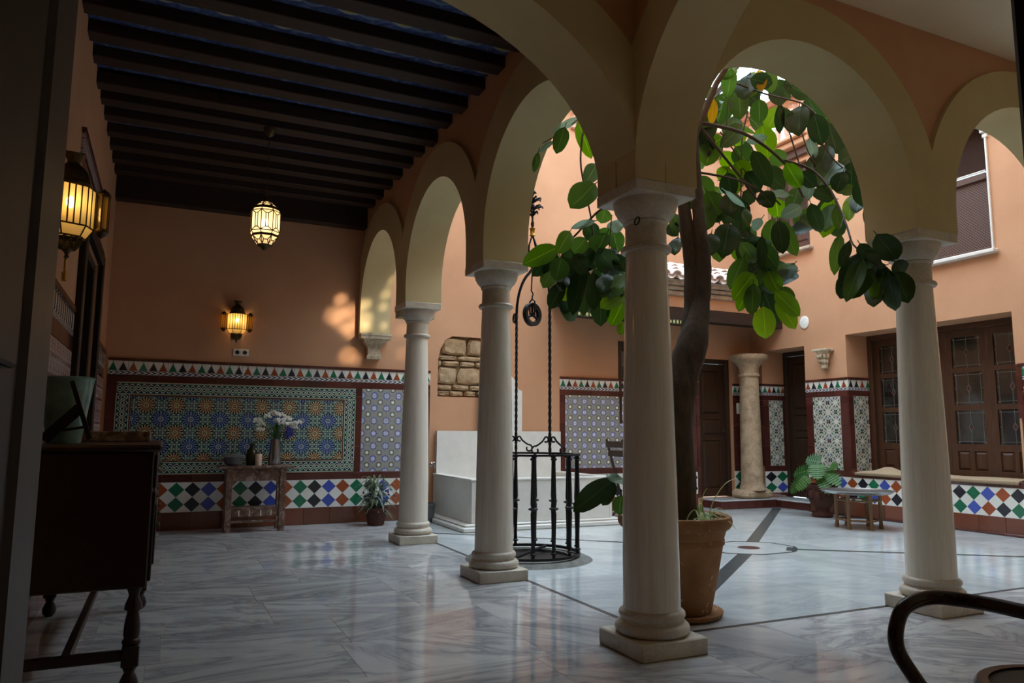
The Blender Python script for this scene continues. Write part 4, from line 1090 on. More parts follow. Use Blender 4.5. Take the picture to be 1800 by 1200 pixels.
# glazed doors over the bench
def glazed_set():
    t = bpy.data.objects.new('window_1', None); COL.objects.link(t); t.location = FRt.P(0, 0, -0.47); t.rotation_euler = (0, 0, FRt.th)
    struct(t, 'brown glazed doors with leaded panes above the cloth covered ledge')
    u0, u1, z0, z1 = RBIG; z0 += 0.012
    J = 0.075
    for b in ((u0, u0 + J, z0, z1), (u1 - J, u1, z0, z1), (u0 + J, u1 - J, z1 - J, z1)): M().bbox(b[0], b[1], -0.06, 0.03, b[2], b[3], 0.006).build('window_frame', DOORW, t)
    a, b_, zt = u0 + J, u1 - J, z1 - J; n = 4; w = (b_ - a) / n; H = zt - z0
    for k in range(n):
        x0, x1 = a + w * k + 0.003, a + w * (k + 1) - 0.003; st = 0.075
        panes = [(x0 + st, x1 - st, z0 + H * r0, z0 + H * r1) for r0, r1 in ((0.235, 0.46), (0.495, 0.715), (0.745, 0.955))]
        mid_ = (x0 + x1) / 2
        lows = [(x0 + st, mid_ - 0.025, z0 + H * 0.06, z0 + H * 0.19), (mid_ + 0.025, x1 - st, z0 + H * 0.06, z0 + H * 0.19)]
        lf = leafframe(t, x0, x1, z0, zt, 0.0, panes + lows, DOORW, 'door_leaf')
        for p in lows: panel(lf, None, *p, -0.004, DOORW)
        for p in panes:
            g = M(); g.box(p[0], p[1], 0.015, 0.022, p[2], p[3]); g.build('pane', WGLASS, lf, smooth=False)
            q = M(); d = 0.032
            def bar(A, B): q.tube([(A[0], 0.013, A[1]), (B[0], 0.013, B[1])], 0.0035, 4)
            i0, i1, j0, j1 = p[0] + d, p[1] - d, p[2] + d, p[3] - d; cx, cz = (p[0] + p[1]) / 2, (p[2] + p[3]) / 2
            e = 0.006
            for A, B in (((i0, p[2] + e), (i0, p[3] - e)), ((i1, p[2] + e), (i1, p[3] - e)), ((p[0] + e, j0), (p[1] - e, j0)), ((p[0] + e, j1), (p[1] - e, j1)),
                         ((p[0] + e, cz), (i0, cz)), ((i1, cz), (p[1] - e, cz)), ((cx, p[2] + e), (cx, cz - 0.05)), ((cx, cz + 0.05), (cx, p[3] - e)),
                         ((p[0] + e, p[2] + e), (i0, j0)), ((p[1] - e, p[2] + e), (i1, j0)), ((p[0] + e, p[3] - e), (i0, j1)), ((p[1] - e, p[3] - e), (i1, j1))): bar(A, B)
            for A, B in (((cx, cz - 0.05), (cx + 0.028, cz)), ((cx + 0.028, cz), (cx, cz + 0.05)), ((cx, cz + 0.05), (cx - 0.028, cz)), ((cx - 0.028, cz), (cx, cz - 0.05))): bar(A, B)
            q.build('leading', LEAD, lf, smooth=False)
            rb_ = M(); rb_.prism([(cx, cz - 0.048), (cx + 0.026, cz), (cx, cz + 0.048), (cx - 0.026, cz)], 0.013, 0.0155); rb_.build('red_lozenge', TERRAD, lf, smooth=False)
glazed_set()
M().box(XR + 0.02, XR + 0.5, 5.13, 7.40, 0.50, 0.549).build('sill', MORTAR, wall_right, smooth=False)
# cloth on the ledge
cl = M(); nu, nv = 60, 8; idx = {}
rc = random.Random(6)
for i in range(nu + 1):
    for j in range(nv + 1):
        u = -7.33 + (7.33 - 5.17) * i / nu; d = -0.035 + 0.43 * j / nv
        z = 0.605 + 0.003 * math.sin(u * 7 + d * 8)
        b = math.exp(-((u + 6.98) / 0.16) ** 2) * max(0.0, math.sin(PI * min(1, max(0, (j - 2) / 5)))) * 0.07
        if j == 0: z = 0.60 - 0.035
        if j == 1: d = -0.03; z -= 0.004
        idx[i, j] = cl.add(FRt.P(u, z + b + (0.012 if j > 1 else 0), -d))
for i in range(nu):
    for j in range(nv): cl.face((idx[i, j], idx[i + 1, j], idx[i + 1, j + 1], idx[i, j + 1]))
o = cl.build('ledge_cloth', CLOTH, angle=60); tag(o, 'beige cloth spread over the tiled ledge of the glazed doors', 'cloth')
so = o.modifiers.new('thick', 'SOLIDIFY'); so.thickness = 0.008

# upper windows of the right wall
def upper(name, hole, label, lat):
    t = bpy.data.objects.new(name, None); COL.objects.link(t); t.location = FRt.P(0, 0, -0.10); t.rotation_euler = (0, 0, FRt.th); struct(t, label)
    u0, u1, z0, z1 = hole; J = 0.06
    for b in ((u0, u0 + J, z0, z1), (u1 - J, u1, z0, z1), (u0 + J, u1 - J, z1 - J, z1), (u0 + J, u1 - J, z0, z0 + J)): M().bbox(b[0], b[1], -0.03, 0.03, b[2], b[3], 0.005).build('window_frame', SHUTW, t)
    zm = z0 + (z1 - z0) * 0.58
    if lat:
        q = M(); q.quad((u0 + J, 0, z0 + J), (u1 - J, 0, z0 + J), (u1 - J, 0, zm - 0.05), (u0 + J, 0, zm - 0.05), [(0, 0), (0.85, 0), (0.85, 0.9), (0, 0.9)]); q.build('lattice', LATT, t, smooth=False)
        M().bbox(u0 + J, u1 - J, -0.035, 0.02, zm - 0.05, zm + 0.03, 0.006).build('transom', SHUTW, t)
        M().bbox(u0 + J, u1 - J, -0.045, 0.02, zm + 0.045, zm + 0.06, 0.003).build('transom_bead', WHITEPL, t)
        M().box(u0 + J, u1 - J, 0.01, 0.02, zm + 0.06, z1 - J).build('pane', SHADE, t, smooth=False)  # upper half: recess shade put in as a dark board
    else:
        n = 2; w = (u1 - u0 - 2 * J) / n
        for k in range(n):
            x0, x1 = u0 + J + w * k + 0.002, u0 + J + w * (k + 1) - 0.002; H = z1 - z0 - 2 * J; a = z0 + J
            ps = [(x0 + 0.06, x1 - 0.06, a + H * 0.30, a + H * 0.62), (x0 + 0.06, x1 - 0.06, a + H * 0.66, a + H * 0.95)]; lo = [(x0 + 0.06, x1 - 0.06, a + H * 0.06, a + H * 0.25)]
            lf = leafframe(t, x0, x1, a, a + H, 0.0, ps + lo, SHUTW, 'casement')
            for p in lo: panel(lf, None, *p, -0.004, SHUTW)
            for p in ps: M().box(p[0], p[1], 0.015, 0.022, p[2], p[3]).build('pane', WGLASS, lf, smooth=False)
    M().bbox(u0 - 0.06, u1 + 0.06, -0.19, 0.05, z0 - 0.05, z0, 0.01).build('window_sill', EAVE if not lat else FOUNTM, t)
    return t
upper('window_2', RW1, 'brown casement window upstairs behind the hanging leaves', False)
t = upper('window_3', RW2, 'upstairs window with brown lattice shutter right of the right column', True)
u0, u1, z0, z1 = RW2
for u in (u0 - 0.012, u1 + 0.012):
    M().bbox(u - 0.012, u + 0.012, -0.125, 0.02, z0, z1, 0.004).build('side_moulding', FOUNTM, t)
    q = M()
    for k, (w, d, h) in enumerate(((0.03, 0.13, 0.05), (0.045, 0.15, 0.05), (0.06, 0.17, 0.05), (0.07, 0.18, 0.04))): q.bbox(u - w, u + w, -d, 0.02, z1 - 0.26 + 0.06 * k, z1 - 0.26 + 0.06 * k + h, 0.006)
    q.build('console', FOUNTM, t)
M().bbox(u0 - 0.1, u1 + 0.1, -0.26, 0.02, z1, z1 + 0.07, 0.01).build('head_moulding', FOUNTM, t)
t = bpy.data.objects.new('window_4', None); COL.objects.link(t); t.location = FB.P(0, 0, -0.06); struct(t, 'narrow brown leaded window in the back wall behind the corner column')
u0, u1, z0, z1 = BWIN
for b in ((u0, u0 + 0.05, z0, z1), (u1 - 0.05, u1, z0, z1), (u0 + 0.05, u1 - 0.05, z1 - 0.13, z1), (u0 + 0.05, u1 - 0.05, z0, z0 + 0.05)): M().bbox(b[0], b[1], -0.075, 0.03, b[2], b[3], 0.005).build('window_frame', DOORD, t)
M().box(u0 + 0.05, u1 - 0.05, 0.0, 0.008, z0 + 0.05, z1 - 0.13).build('pane', WGLASS, t, smooth=False)
q = M()
for k in range(1, 5): q.bbox(u0 + 0.05, u1 - 0.05, -0.012, 0.0, z0 + 0.05 + (z1 - z0 - 0.18) * k / 5 - 0.006, z0 + 0.05 + (z1 - z0 - 0.18) * k / 5 + 0.006, 0.002)
for k in (0.06, 0.3, 0.54): q.bbox(u0 + k + 0.03, u0 + k + 0.042, -0.012, 0.0, z0 + 0.05, z1 - 0.13, 0.002)
q.build('glazing_bars', LEAD, t, smooth=False)

# ------------------------------------------------------------------ porch roof along the back wall
t = thing('porch_roof', 'tiled lean to roof over the back doors with dark beam', 'roof')
PX0, PX1 = 4.9, XR - 0.004
M().bbox(PX0, PX1, 8.55, 8.72, 2.73, 2.90, 0.008).build('beam', BEAMW, t)
q = M(); q.box(PX0 + 0.02, PX1, 8.60, YE - 0.003, 2.90, 2.925); q.build('ceiling_boards', BEAMW, t, smooth=False)
q = M(); q.box(PX0 + 0.02, PX1, 8.60, 8.72, 2.925, 3.09); q.build('fascia', ORANGE, t, smooth=False)
u = PX0 + 0.03; k = 0
SFp = Fr((0, 8.56, 0), 0.0)
while u < 6.9:
    put('knot_tile', tile_mesh(0.25, 0.065, M_KNOT, 0.016, (0, 4, 0, 1), name='knot_tile'), t, (u + 0.125, 8.565, 2.70)); u += 0.25
M().box(PX0, 6.95, 8.566, 8.70, 2.665, 2.735).build('strip_backing', BEAMW, t, smooth=False)
for z0, z1, y in ((3.09, 3.16, 8.56), (3.165, 3.215, 8.50), (3.22, 3.28, 8.44)):
    M().bbox(PX0 - 0.02, PX1, y, 8.75, z0, z1, 0.012).build('eave_course', EAVE, t)
q = M(); q.prism([(8.40, 3.28), (YE - 0.003, 3.62), (YE - 0.003, 3.2), (8.6, 3.2)], 0, 1)
q.v = [(PX0 + v[1] * (PX1 - PX0), v[0], v[2]) for v in q.v]; q.build('roof_deck', EAVE, t, smooth=False)
def half_tile(r0, r1, L, up=1):
    q = M(); n = 7; A, B = [], []
    for k in range(n + 1):
        a = PI * k / n
        A.append((q.add((r0 * math.cos(a), 0, up * r0 * 0.85 * math.sin(a))), q.add(((r0 - 0.012) * math.cos(a), 0, up * (r0 - 0.012) * 0.85 * math.sin(a)))))
        B.append((q.add((r1 * math.cos(a), L, up * r1 * 0.85 * math.sin(a))), q.add(((r1 - 0.012) * math.cos(a), L, up * (r1 - 0.012) * 0.85 * math.sin(a)))))
    for k in range(n):
        q.face((A[k][0], A[k + 1][0], B[k + 1][0], B[k][0])); q.face((A[k][1], B[k][1], B[k + 1][1], A[k + 1][1])); q.face((A[k][0], A[k][1], A[k + 1][1], A[k + 1][0])); q.face((B[k][0], B[k + 1][0], B[k + 1][1], B[k][1]))
    return q
sl = math.atan2(0.34, 0.88)
cov = half_tile(0.078, 0.062, 0.40).mesh('roof_tile', ROOFT); cha = half_tile(0.075, 0.062, 0.40, -1).mesh('roof_tile', ROOFT)
nt = int((PX1 - PX0 - 0.1) / 0.19); rt_ = random.Random(5)
for i in range(nt):
    for j in range(3):
        for me, dx, dz in ((cha, 0.0, 0.075), (cov, 0.095, 0.075)):
            y = 8.33 + j * 0.30 * math.cos(sl); z = 3.285 + j * 0.30 * math.sin(sl) + dz - 0.03 + (0.012 * j)
            put('roof_tile', me, t, (PX0 + 0.1 + i * 0.19 + dx + rt_.uniform(-0.006, 0.006), y + rt_.uniform(-0.01, 0.01), z), (sl, 0, rt_.uniform(-0.02, 0.02)))

# ------------------------------------------------------------------ cornice, balusters and eaves at the top of the court
cor = thing('loggia_cornice', 'orange moulded cornice with balusters above the upper corner window', 'cornice', (XR, 0, 0), -PI / 2)
for z0, z1, d, m_ in ((5.32, 5.46, 0.06, SHUTW), (5.46, 5.56, 0.16, ORANGE), (5.56, 5.62, 0.22, ORANGE)):
    M().bbox(-9.27, -7.78, -d, 0.0, z0, z1, 0.015).build('cornice_course', m_, cor)
bm_ = M().lathe([(0.045, 0), (0.05, 0.03), (0.03, 0.06), (0.05, 0.16), (0.055, 0.22), (0.03, 0.36), (0.028, 0.44), (0.05, 0.48), (0.05, 0.52)], 12).mesh('baluster', ROOFP)
for i in range(8): put('baluster', bm_, cor, (-9.15 + i * 0.185, -0.09, 5.62))
M().bbox(-9.27, -7.78, -0.17, -0.01, 6.14, 6.24, 0.015).build('rail', ORANGE, cor)
q = M(); q.prism([(-9.27, 6.24), (-7.7, 6.24), (-7.7, 6.34), (-9.27, 6.34)], -0.36, 0.3); q.build('eave_slab', ROOFP, cor, smooth=False)
bc = thing('back_cornice', 'pale moulded cornice with dentils along the top of the patio wall', 'cornice', (0, YE, 0))
for z0, z1, d in ((5.62, 5.72, 0.06), (5.72, 5.80, 0.12)): M().bbox(5.25, XR - 0.25, -d, 0.0, z0, z1, 0.012).build('cornice_course', ROOFP, bc)
dt = M().bbox(-0.045, 0.045, -0.17, 0.0, 0, 0.13, 0.01).mesh('dentil', ROOFP)
for i in range(14): put('dentil', dt, bc, (5.4 + i * 0.21, 0, 5.80))
M().bbox(5.25, XR - 0.38, -0.24, 0.0, 5.94, 6.02, 0.012).build('top_course', ROOFP, bc)

# ------------------------------------------------------------------ ruined column, bracket, plaques
t = thing('ruined_column', 'weathered stone column with worn capital standing in the back corner', 'column', (8.29, 9.0, 0.136))
rr = random.Random(9)
def rough_lathe(prof, n, amp):
    q = M(); q.lathe(prof, n); q.v = [(x * (1 + rr.uniform(-amp, amp)), y * (1 + rr.uniform(-amp, amp)), z + rr.uniform(-amp, amp) * 0.05) for x, y, z in q.v]; return q
q = M(); q.bbox(-0.27, 0.27, -0.17, 0.2, 0, 0.13, 0.04); q.v = [(x + rr.uniform(-0.015, 0.015), y, z) for x, y, z in q.v]; q.build('base', OLDSTONE, t)
rough_lathe([(0.20, 0.12), (0.18, 0.20), (0.165, 0.24), (0.165, 0.5), (0.162, 0.8), (0.155, 1.1), (0.150, 1.4), (0.145, 1.7), (0.142, 1.86)], 20, 0.025).build('shaft', OLDSTONE, t)
rough_lathe([(0.142, 1.86), (0.165, 1.875), (0.165, 1.9), (0.15, 1.915), (0.155, 2.0), (0.2, 2.07), (0.26, 2.12), (0.285, 2.15), (0.285, 2.2), (0.27, 2.21)], 20, 0.02).build('capital', OLDSTONE, t)
t = thing('carved_bracket', 'small carved stone capital bracket on the orange wall above the monstera', 'bracket', FRt.P(-7.73, 2.05, 0), FRt.th)
q = M(); q.bbox(-0.13, 0.13, -0.17, 0, 0.24, 0.275, 0.008); q.build('abacus', CORBELST, t)
q = M(); q.lathe([(0.05, 0.0), (0.055, 0.02), (0.045, 0.04), (0.055, 0.1), (0.075, 0.17), (0.10, 0.22), (0.11, 0.24)], 14, (0, -0.06, 0)); q.build('bell', CORBELST, t)
q = M()
for a in range(6):
    th_ = PI + PI * (a + 0.5) / 6; 
    for zz_, r in ((0.10, 0.065), (0.17, 0.09)): q.sphere((r * math.cos(th_), -0.06 + r * math.sin(th_), zz_), 0.022, 7, 5, (1, 1, 1.4))
q.build('acanthus', CORBELST, t)
t = thing('oval_plaque', 'small white oval glazed plaque on the orange wall above a door', 'plaque', FRt.P(-8.12, 2.77, 0), FRt.th)
q = M(); q.lathe([(0.085, 0), (0.085, 0.012), (0.072, 0.018), (0.0005, 0.014)], 28, squash=1.15); q.xf(Matrix.Rotation(PI / 2, 4, 'X')); q.build('plate', OVAL, t)
for nm, fr_, u in (('next to the back door', FB, 8.30), ('next to the door niche', FRt, -9.14)):
    t = thing('switch_plate', f'white switch plate by the ruined column, {nm}', 'switch', fr_.P(u, 1.43, 0.013), fr_.th, 'switch plates by the ruined column')
    M().bbox(-0.042, 0.042, -0.010, 0, 0, 0.17, 0.003).build('plate', WHITEPL, t)
    M().bbox(-0.025, 0.025, -0.014, -0.010, 0.05, 0.12, 0.0015).build('rocker', WHITEPL, t)
t = thing('double_socket', 'white double socket on the wall under the small sconce', 'socket', FB.P(0.775, 1.985, 0))
M().bbox(-0.088, 0.088, -0.012, 0, 0, 0.085, 0.004).build('plate', WHITEPL, t)
for s in (-0.042, 0.042):
    q = M(); q.lathe([(0.024, 0), (0.024, 0.003), (0.018, 0.003), (0.016, 0.0005)], 16, (0, 0, 0)); q.xf(Matrix.Translation((s, -0.012, 0.043)) @ Matrix.Rotation(PI / 2, 4, 'X')); q.build('outlet', SLOT, t)
# ------------------------------------------------------------------ rubber tree: leaf (base xyz, tip xyz, width, kind), stems (xyz, radius)
LEAVES=[(3.98,4.101,3.874,3.944,4.046,3.69,0.087,3),
(4.116,4.148,3.926,4.099,4.1,3.726,0.102,0),
(3.574,4.151,3.58,3.532,4.137,3.371,0.064,3),
(4.005,4.512,3.874,3.94,4.554,3.599,0.185,0),
(4.044,4.394,3.863,4.011,4.355,3.587,0.146,0),
(4.054,4.273,3.938,3.939,4.242,3.703,0.159,2),
(3.645,4.157,3.756,3.758,4.102,3.851,0.104,1),
(3.963,4.095,3.635,4.012,4.155,3.472,0.119,0),
(4.405,4.317,3.776,4.422,4.36,3.543,0.074,2),
(4.546,4.254,3.756,4.473,4.211,3.488,0.164,2),
(4.409,3.982,3.556,4.494,4,3.325,0.136,2),
(4.556,4.182,3.814,4.765,4.232,3.628,0.173,2),
(4.803,4.201,3.645,4.819,4.143,3.37,0.128,2),
(4.135,4.255,3.52,4.216,4.279,3.274,0.154,1),
(3.953,4.232,3.349,4.123,4.186,3.395,0.07,4),
(3.955,4.283,3.496,3.71,4.225,3.27,0.122,0),
(3.939,4.556,3.514,3.786,4.608,3.421,0.092,0),
(3.732,4.377,3.349,3.653,4.349,3.144,0.152,1),
(3.803,4.564,3.482,3.752,4.574,3.346,0.085,0),
(3.998,4.487,3.235,3.941,4.536,3.127,0.117,1),
(3.587,4.374,3.062,3.68,4.362,2.873,0.15,0),
(3.869,4.333,3.052,3.937,4.324,2.959,0.101,1),
(3.852,4.063,3.197,3.997,4.035,2.93,0.116,2),
(4.187,4.326,3.202,4.367,4.262,3.044,0.156,2),
(4.036,3.929,3.085,4.199,3.947,2.923,0.111,1),
(4.366,3.99,3.12,4.317,3.995,2.857,0.08,4),
(4.442,4.071,3.403,4.462,4.049,3.236,0.079,4),
(4.843,4.271,3.495,4.783,4.229,3.293,0.129,0),
(4.649,4.001,3.22,4.411,3.959,2.998,0.181,0),
(4.718,4.048,3.237,4.907,4.017,3.355,0.139,2),
(4.7,3.916,3.199,4.732,3.95,3.003,0.121,2),
(4.569,3.971,2.906,4.362,3.98,2.932,0.096,2),
(4.981,4.167,3.042,4.871,4.111,2.802,0.094,1),
(4.59,3.778,2.988,4.68,3.74,2.777,0.135,2),
(5.123,4.094,2.999,5.102,4.11,2.775,0.094,2),
(4.504,3.867,2.911,4.693,3.843,2.971,0.079,0),
(4.246,3.991,2.801,4.043,3.985,2.701,0.098,4),
(4.204,3.868,2.786,4.322,3.896,2.58,0.096,2),
(4.711,4.232,2.981,4.832,4.296,2.81,0.091,2),
(4.744,4.148,2.982,4.699,4.213,2.668,0.145,1),
(4.381,3.8,2.772,4.366,3.771,2.587,0.07,0),
(4.386,4.386,3,4.438,4.424,2.85,0.126,1),
(4.266,4.128,2.934,4.136,4.19,2.954,0.058,4),
(4.204,4.248,2.773,4.188,4.293,2.521,0.121,0),
(4.085,4.074,2.692,4.079,4.031,2.431,0.117,2),
(4.157,4.12,2.719,4.256,4.069,2.44,0.111,0),
(4.023,4.176,2.73,3.988,4.24,2.65,0.08,4),
(3.882,4.181,2.791,3.812,4.112,2.615,0.068,0),
(3.652,4.094,2.858,3.609,4.048,2.661,0.136,2),
(3.867,4.45,2.966,3.875,4.43,2.819,0.103,0),
(3.566,4.271,2.812,3.517,4.214,2.58,0.154,0),
(3.842,4.558,2.87,3.945,4.547,2.812,0.09,0),
(3.708,4.18,2.652,3.586,4.118,2.378,0.164,2),
(3.519,4.154,2.546,3.44,4.108,2.36,0.131,2),
(4.032,4.336,2.673,3.949,4.287,2.37,0.16,2),
(3.858,4.01,2.533,3.845,4.009,2.29,0.069,2),
(3.832,4.169,2.406,3.748,4.239,2.174,0.116,0),
(3.845,4.093,2.269,3.666,4.097,2.068,0.151,1),
(4.196,4.318,2.447,4.247,4.305,2.315,0.118,0),
(4.257,4.426,2.374,4.296,4.423,2.147,0.116,2),
(3.963,4.069,2.295,4.052,4.057,2.131,0.111,1),
(3.785,4.032,2.178,3.748,4.021,1.945,0.105,0),
(3.825,4.155,2.147,3.797,4.21,2.003,0.078,1),
(4.151,4.346,2.268,4.311,4.346,1.952,0.133,2),
(3.887,3.938,2.115,4.095,3.904,1.944,0.111,1),
(4.005,4.035,2.086,4.14,3.995,1.867,0.114,1),
(3.926,4.089,2.032,3.983,4.14,1.801,0.143,1),
(3.998,3.988,2.161,4.062,3.925,2.064,0.077,0),
(4.89,4.211,2.72,4.8,4.22,2.386,0.098,0),
(3.863,3.259,2.319,3.755,3.245,2.143,0.06,2),
(3.939,3.248,2.309,4.056,3.27,2.212,0.083,2),
(3.907,3.235,2.237,3.774,3.269,2.022,0.098,2),
(3.895,3.199,2.196,3.673,3.142,1.909,0.097,0),
(3.938,3.165,2.13,3.818,3.218,1.949,0.097,2),
(4.13,3.248,2.116,4.11,3.307,1.955,0.09,1),
(3.898,3.18,2.24,4.092,3.202,2.157,0.072,2),
(4.108,3.236,2.177,4.218,3.256,2.015,0.09,2),
(4.085,3.238,2.385,4.279,3.242,2.234,0.142,2),
(4.217,3.219,2.218,4.34,3.245,2.152,0.097,2),
(4.092,3.172,2.114,4.195,3.231,1.885,0.114,2),
(4.271,3.255,2.164,4.289,3.195,1.945,0.128,2),
(4.019,3.257,2.238,4.12,3.321,2.112,0.077,2),
(3.464,4.501,2.783,3.422,4.437,2.598,0.089,0),
(3.568,4.605,2.629,3.491,4.552,2.472,0.102,2),
(4.391,4.375,3.993,4.603,4.398,3.893,0.124,2),
(4.104,3.916,3.687,4.254,3.87,3.619,0.113,2),
(4.196,4.238,3.806,4.39,4.247,3.765,0.124,2),
(4.046,4.354,3.846,4.284,4.414,3.792,0.141,2),
(3.878,4.09,3.776,4.035,4.02,3.738,0.114,2),
(4.479,4.324,4.011,4.567,4.256,3.869,0.114,2),
(4.575,4.27,3.747,4.62,4.216,3.584,0.113,2),
(3.666,4.525,3.277,3.795,4.565,3.208,0.099,0),
(3.718,4.569,3.01,3.67,4.576,2.882,0.1,0),
(4.036,4.47,2.944,3.891,4.428,2.749,0.12,2),
(3.943,4.347,3.344,4.043,4.323,3.209,0.138,0),
(3.934,4.482,3.349,4.067,4.521,3.258,0.121,1),
(3.925,4.227,3.097,4.073,4.231,2.961,0.135,2),
(3.842,3.99,2.855,3.893,3.925,2.731,0.11,2),
(3.954,4.292,2.962,4.076,4.291,2.898,0.117,2),
(4.298,4.338,3.36,4.47,4.353,3.288,0.121,0),
(4.185,3.932,3.042,4.311,3.912,2.939,0.103,2),
(4.727,4.135,3.152,4.891,4.138,3.053,0.125,2),
(4.465,3.791,3.041,4.432,3.838,2.896,0.112,2),
(5.046,4.122,3.07,4.905,4.064,2.867,0.113,2),
(3.886,4.289,3.192,3.991,4.273,3.082,0.136,1),
(3.918,4.475,3.787,3.739,4.449,3.635,0.122,1),
(3.537,4.248,3.613,3.599,4.246,3.725,0.076,1),
(2.727,4.685,3.487,2.476,4.628,3.302,0.053,4),
(2.391,4.302,3.198,2.333,4.318,3.012,0.095,0),
(2.486,4.648,3.241,2.373,4.65,3.146,0.033,4),
(2.257,4.445,3.044,2.248,4.495,2.916,0.045,0),
(2.668,4.599,3.409,2.745,4.539,3.118,0.103,1),
(2.86,4.647,3.125,2.732,4.604,2.948,0.116,0),
(2.683,4.386,2.864,2.504,4.433,2.677,0.172,0),
(2.798,4.44,2.713,2.789,4.482,2.613,0.103,0),
(2.638,4.325,2.571,2.484,4.378,2.518,0.048,4),
(2.443,4.329,2.473,2.32,4.28,2.298,0.105,1),
(2.425,4.472,2.392,2.159,4.45,2.249,0.124,1),
(2.436,4.494,2.349,2.266,4.55,2.193,0.093,2),
(2.487,4.57,2.357,2.329,4.501,2.103,0.127,0),
(2.409,4.39,2.297,2.37,4.397,2.14,0.125,0),
(2.472,4.469,2.326,2.552,4.499,2.176,0.107,2),
(2.5,4.468,2.191,2.39,4.409,2.066,0.078,2),
(2.588,4.36,2.45,2.513,4.409,2.348,0.11,0),
(2.792,4.411,2.523,2.696,4.448,2.358,0.145,0),
(3.022,4.694,2.659,3.085,4.711,2.477,0.117,0),
(2.765,4.555,2.398,2.701,4.57,2.276,0.108,2),
(2.707,4.391,2.4,2.896,4.449,2.235,0.146,2),
(2.81,4.46,2.337,2.977,4.518,2.237,0.128,2),
(2.587,4.388,2.263,2.509,4.439,1.917,0.127,2),
(2.742,4.604,2.286,2.713,4.62,1.952,0.115,2),
(2.7,4.449,2.234,2.671,4.399,1.958,0.108,2),
(2.875,4.597,2.317,2.934,4.578,2.078,0.062,4),
(2.495,4.548,2.144,2.502,4.497,2.024,0.073,1),
(2.862,4.287,2.2,2.717,4.237,2.091,0.095,0),
(3.067,4.614,2.151,2.837,4.569,2.014,0.118,1),
(3.094,4.656,2.104,2.964,4.638,1.905,0.138,1),
(2.996,4.509,1.908,2.943,4.488,1.812,0.068,1),
(3.435,4.529,2.708,3.454,4.472,2.599,0.099,2),
(2.59,4.431,2.387,2.726,4.492,2.29,0.121,2),
(2.472,4.331,2.317,2.582,4.352,2.194,0.111,2),
(2.854,4.397,2.373,2.917,4.369,2.248,0.116,2),
(2.703,4.26,2.188,2.601,4.193,2.031,0.102,2),
(2.756,4.677,2.65,2.912,4.723,2.566,0.122,2),
(2.843,4.61,2.606,2.977,4.654,2.519,0.121,0),
(3.085,4.679,2.731,2.964,4.631,2.588,0.114,0),
(2.536,4.513,2.239,2.615,4.512,2.104,0.105,0),
(2.871,4.508,2.216,3.027,4.57,2.131,0.107,0),
(5.307,4.586,4.126,5.28,4.595,3.91,0.155,2),
(5.169,4.415,3.857,4.905,4.494,3.789,0.138,0),
(4.236,4.415,4.058,4.121,4.348,3.804,0.122,1),
(5.228,4.36,3.75,5.545,4.408,3.673,0.153,2),
(3.794,4.364,3.604,3.542,4.355,3.462,0.142,1),
(5.335,4.663,4.084,5.076,4.623,3.807,0.155,2),
(3.703,4.371,3.558,3.565,4.448,3.362,0.146,2),
(3.725,4.357,3.578,3.642,4.325,3.322,0.11,2),
(5.508,4.589,3.554,5.542,4.631,3.363,0.163,2),
(5.107,4.58,4.17,5.463,4.638,4.118,0.171,2),
(4.533,4.875,3.642,4.393,4.832,3.418,0.147,2),
(5.595,4.55,3.911,5.492,4.551,3.624,0.156,2),
(4.381,4.311,3.739,4.556,4.309,3.556,0.113,2),
(3.7,4.422,3.434,3.673,4.356,3.224,0.126,2),
(4.359,4.823,3.538,4.572,4.88,3.35,0.135,2),
(5.575,4.9,3.62,5.46,4.896,3.324,0.17,1),
(5.475,4.465,3.555,5.163,4.401,3.253,0.128,2),
(4.246,4.663,3.466,4.497,4.676,3.361,0.14,1),
(3.952,4.506,3.481,3.742,4.534,3.312,0.144,1),
(5.56,4.889,4.5,5.336,4.945,4.328,0.135,2),
(3.902,4.457,3.74,3.651,4.473,3.608,0.121,2),
(3.896,4.533,3.61,3.622,4.567,3.477,0.119,2),
(4.176,4.592,3.669,4.173,4.581,3.457,0.141,1),
(5.484,4.772,4.161,5.685,4.797,4.033,0.162,0),
(4.015,4.435,3.64,3.929,4.381,3.394,0.141,0),
(4.616,4.444,3.809,4.818,4.514,3.683,0.138,2),
(4.345,4.613,4.09,4.187,4.631,3.878,0.15,2),
(5.788,4.82,3.71,5.745,4.809,3.448,0.171,2),
(4.265,4.533,3.717,4.561,4.598,3.647,0.131,0),
(4.701,4.845,4.297,4.535,4.791,4.008,0.149,0),
(5.614,4.718,3.888,5.573,4.714,3.638,0.133,2),
(4.469,4.863,3.678,4.649,4.932,3.498,0.126,2),
(4.505,4.438,3.825,4.437,4.499,3.635,0.148,1),
(5.659,4.636,3.807,5.519,4.59,3.549,0.145,0),
(4.458,4.197,3.054,4.323,4.194,2.825,0.119,0),
(4.75,4.157,2.944,4.584,4.092,2.676,0.117,0),
(4.681,4.065,3.242,4.512,4.062,3.005,0.141,2),
(5.305,4.284,3.624,5.523,4.244,3.694,0.165,2),
(4.59,4.03,3.358,4.46,4.028,3.094,0.142,2),
(4.642,4.176,2.791,4.32,4.175,2.656,0.135,2),
(4.629,4.078,3.31,4.65,4.127,3.151,0.119,2),
(4.894,4.266,2.92,4.953,4.273,2.715,0.141,2),
(4.229,4.007,2.693,4.472,4.017,2.711,0.114,2),
(5.323,4.287,3.559,5.185,4.29,3.3,0.118,2),
(4.589,4.144,3.299,4.65,4.209,3.095,0.143,0),
(4.554,4.197,2.873,4.446,4.244,2.733,0.14,0),
(4.766,4.242,2.917,4.53,4.309,2.804,0.121,0),
(4.683,4.088,3.277,4.366,4.028,3.138,0.144,2),
(3.772,4.252,3.075,3.821,4.281,2.901,0.127,2),
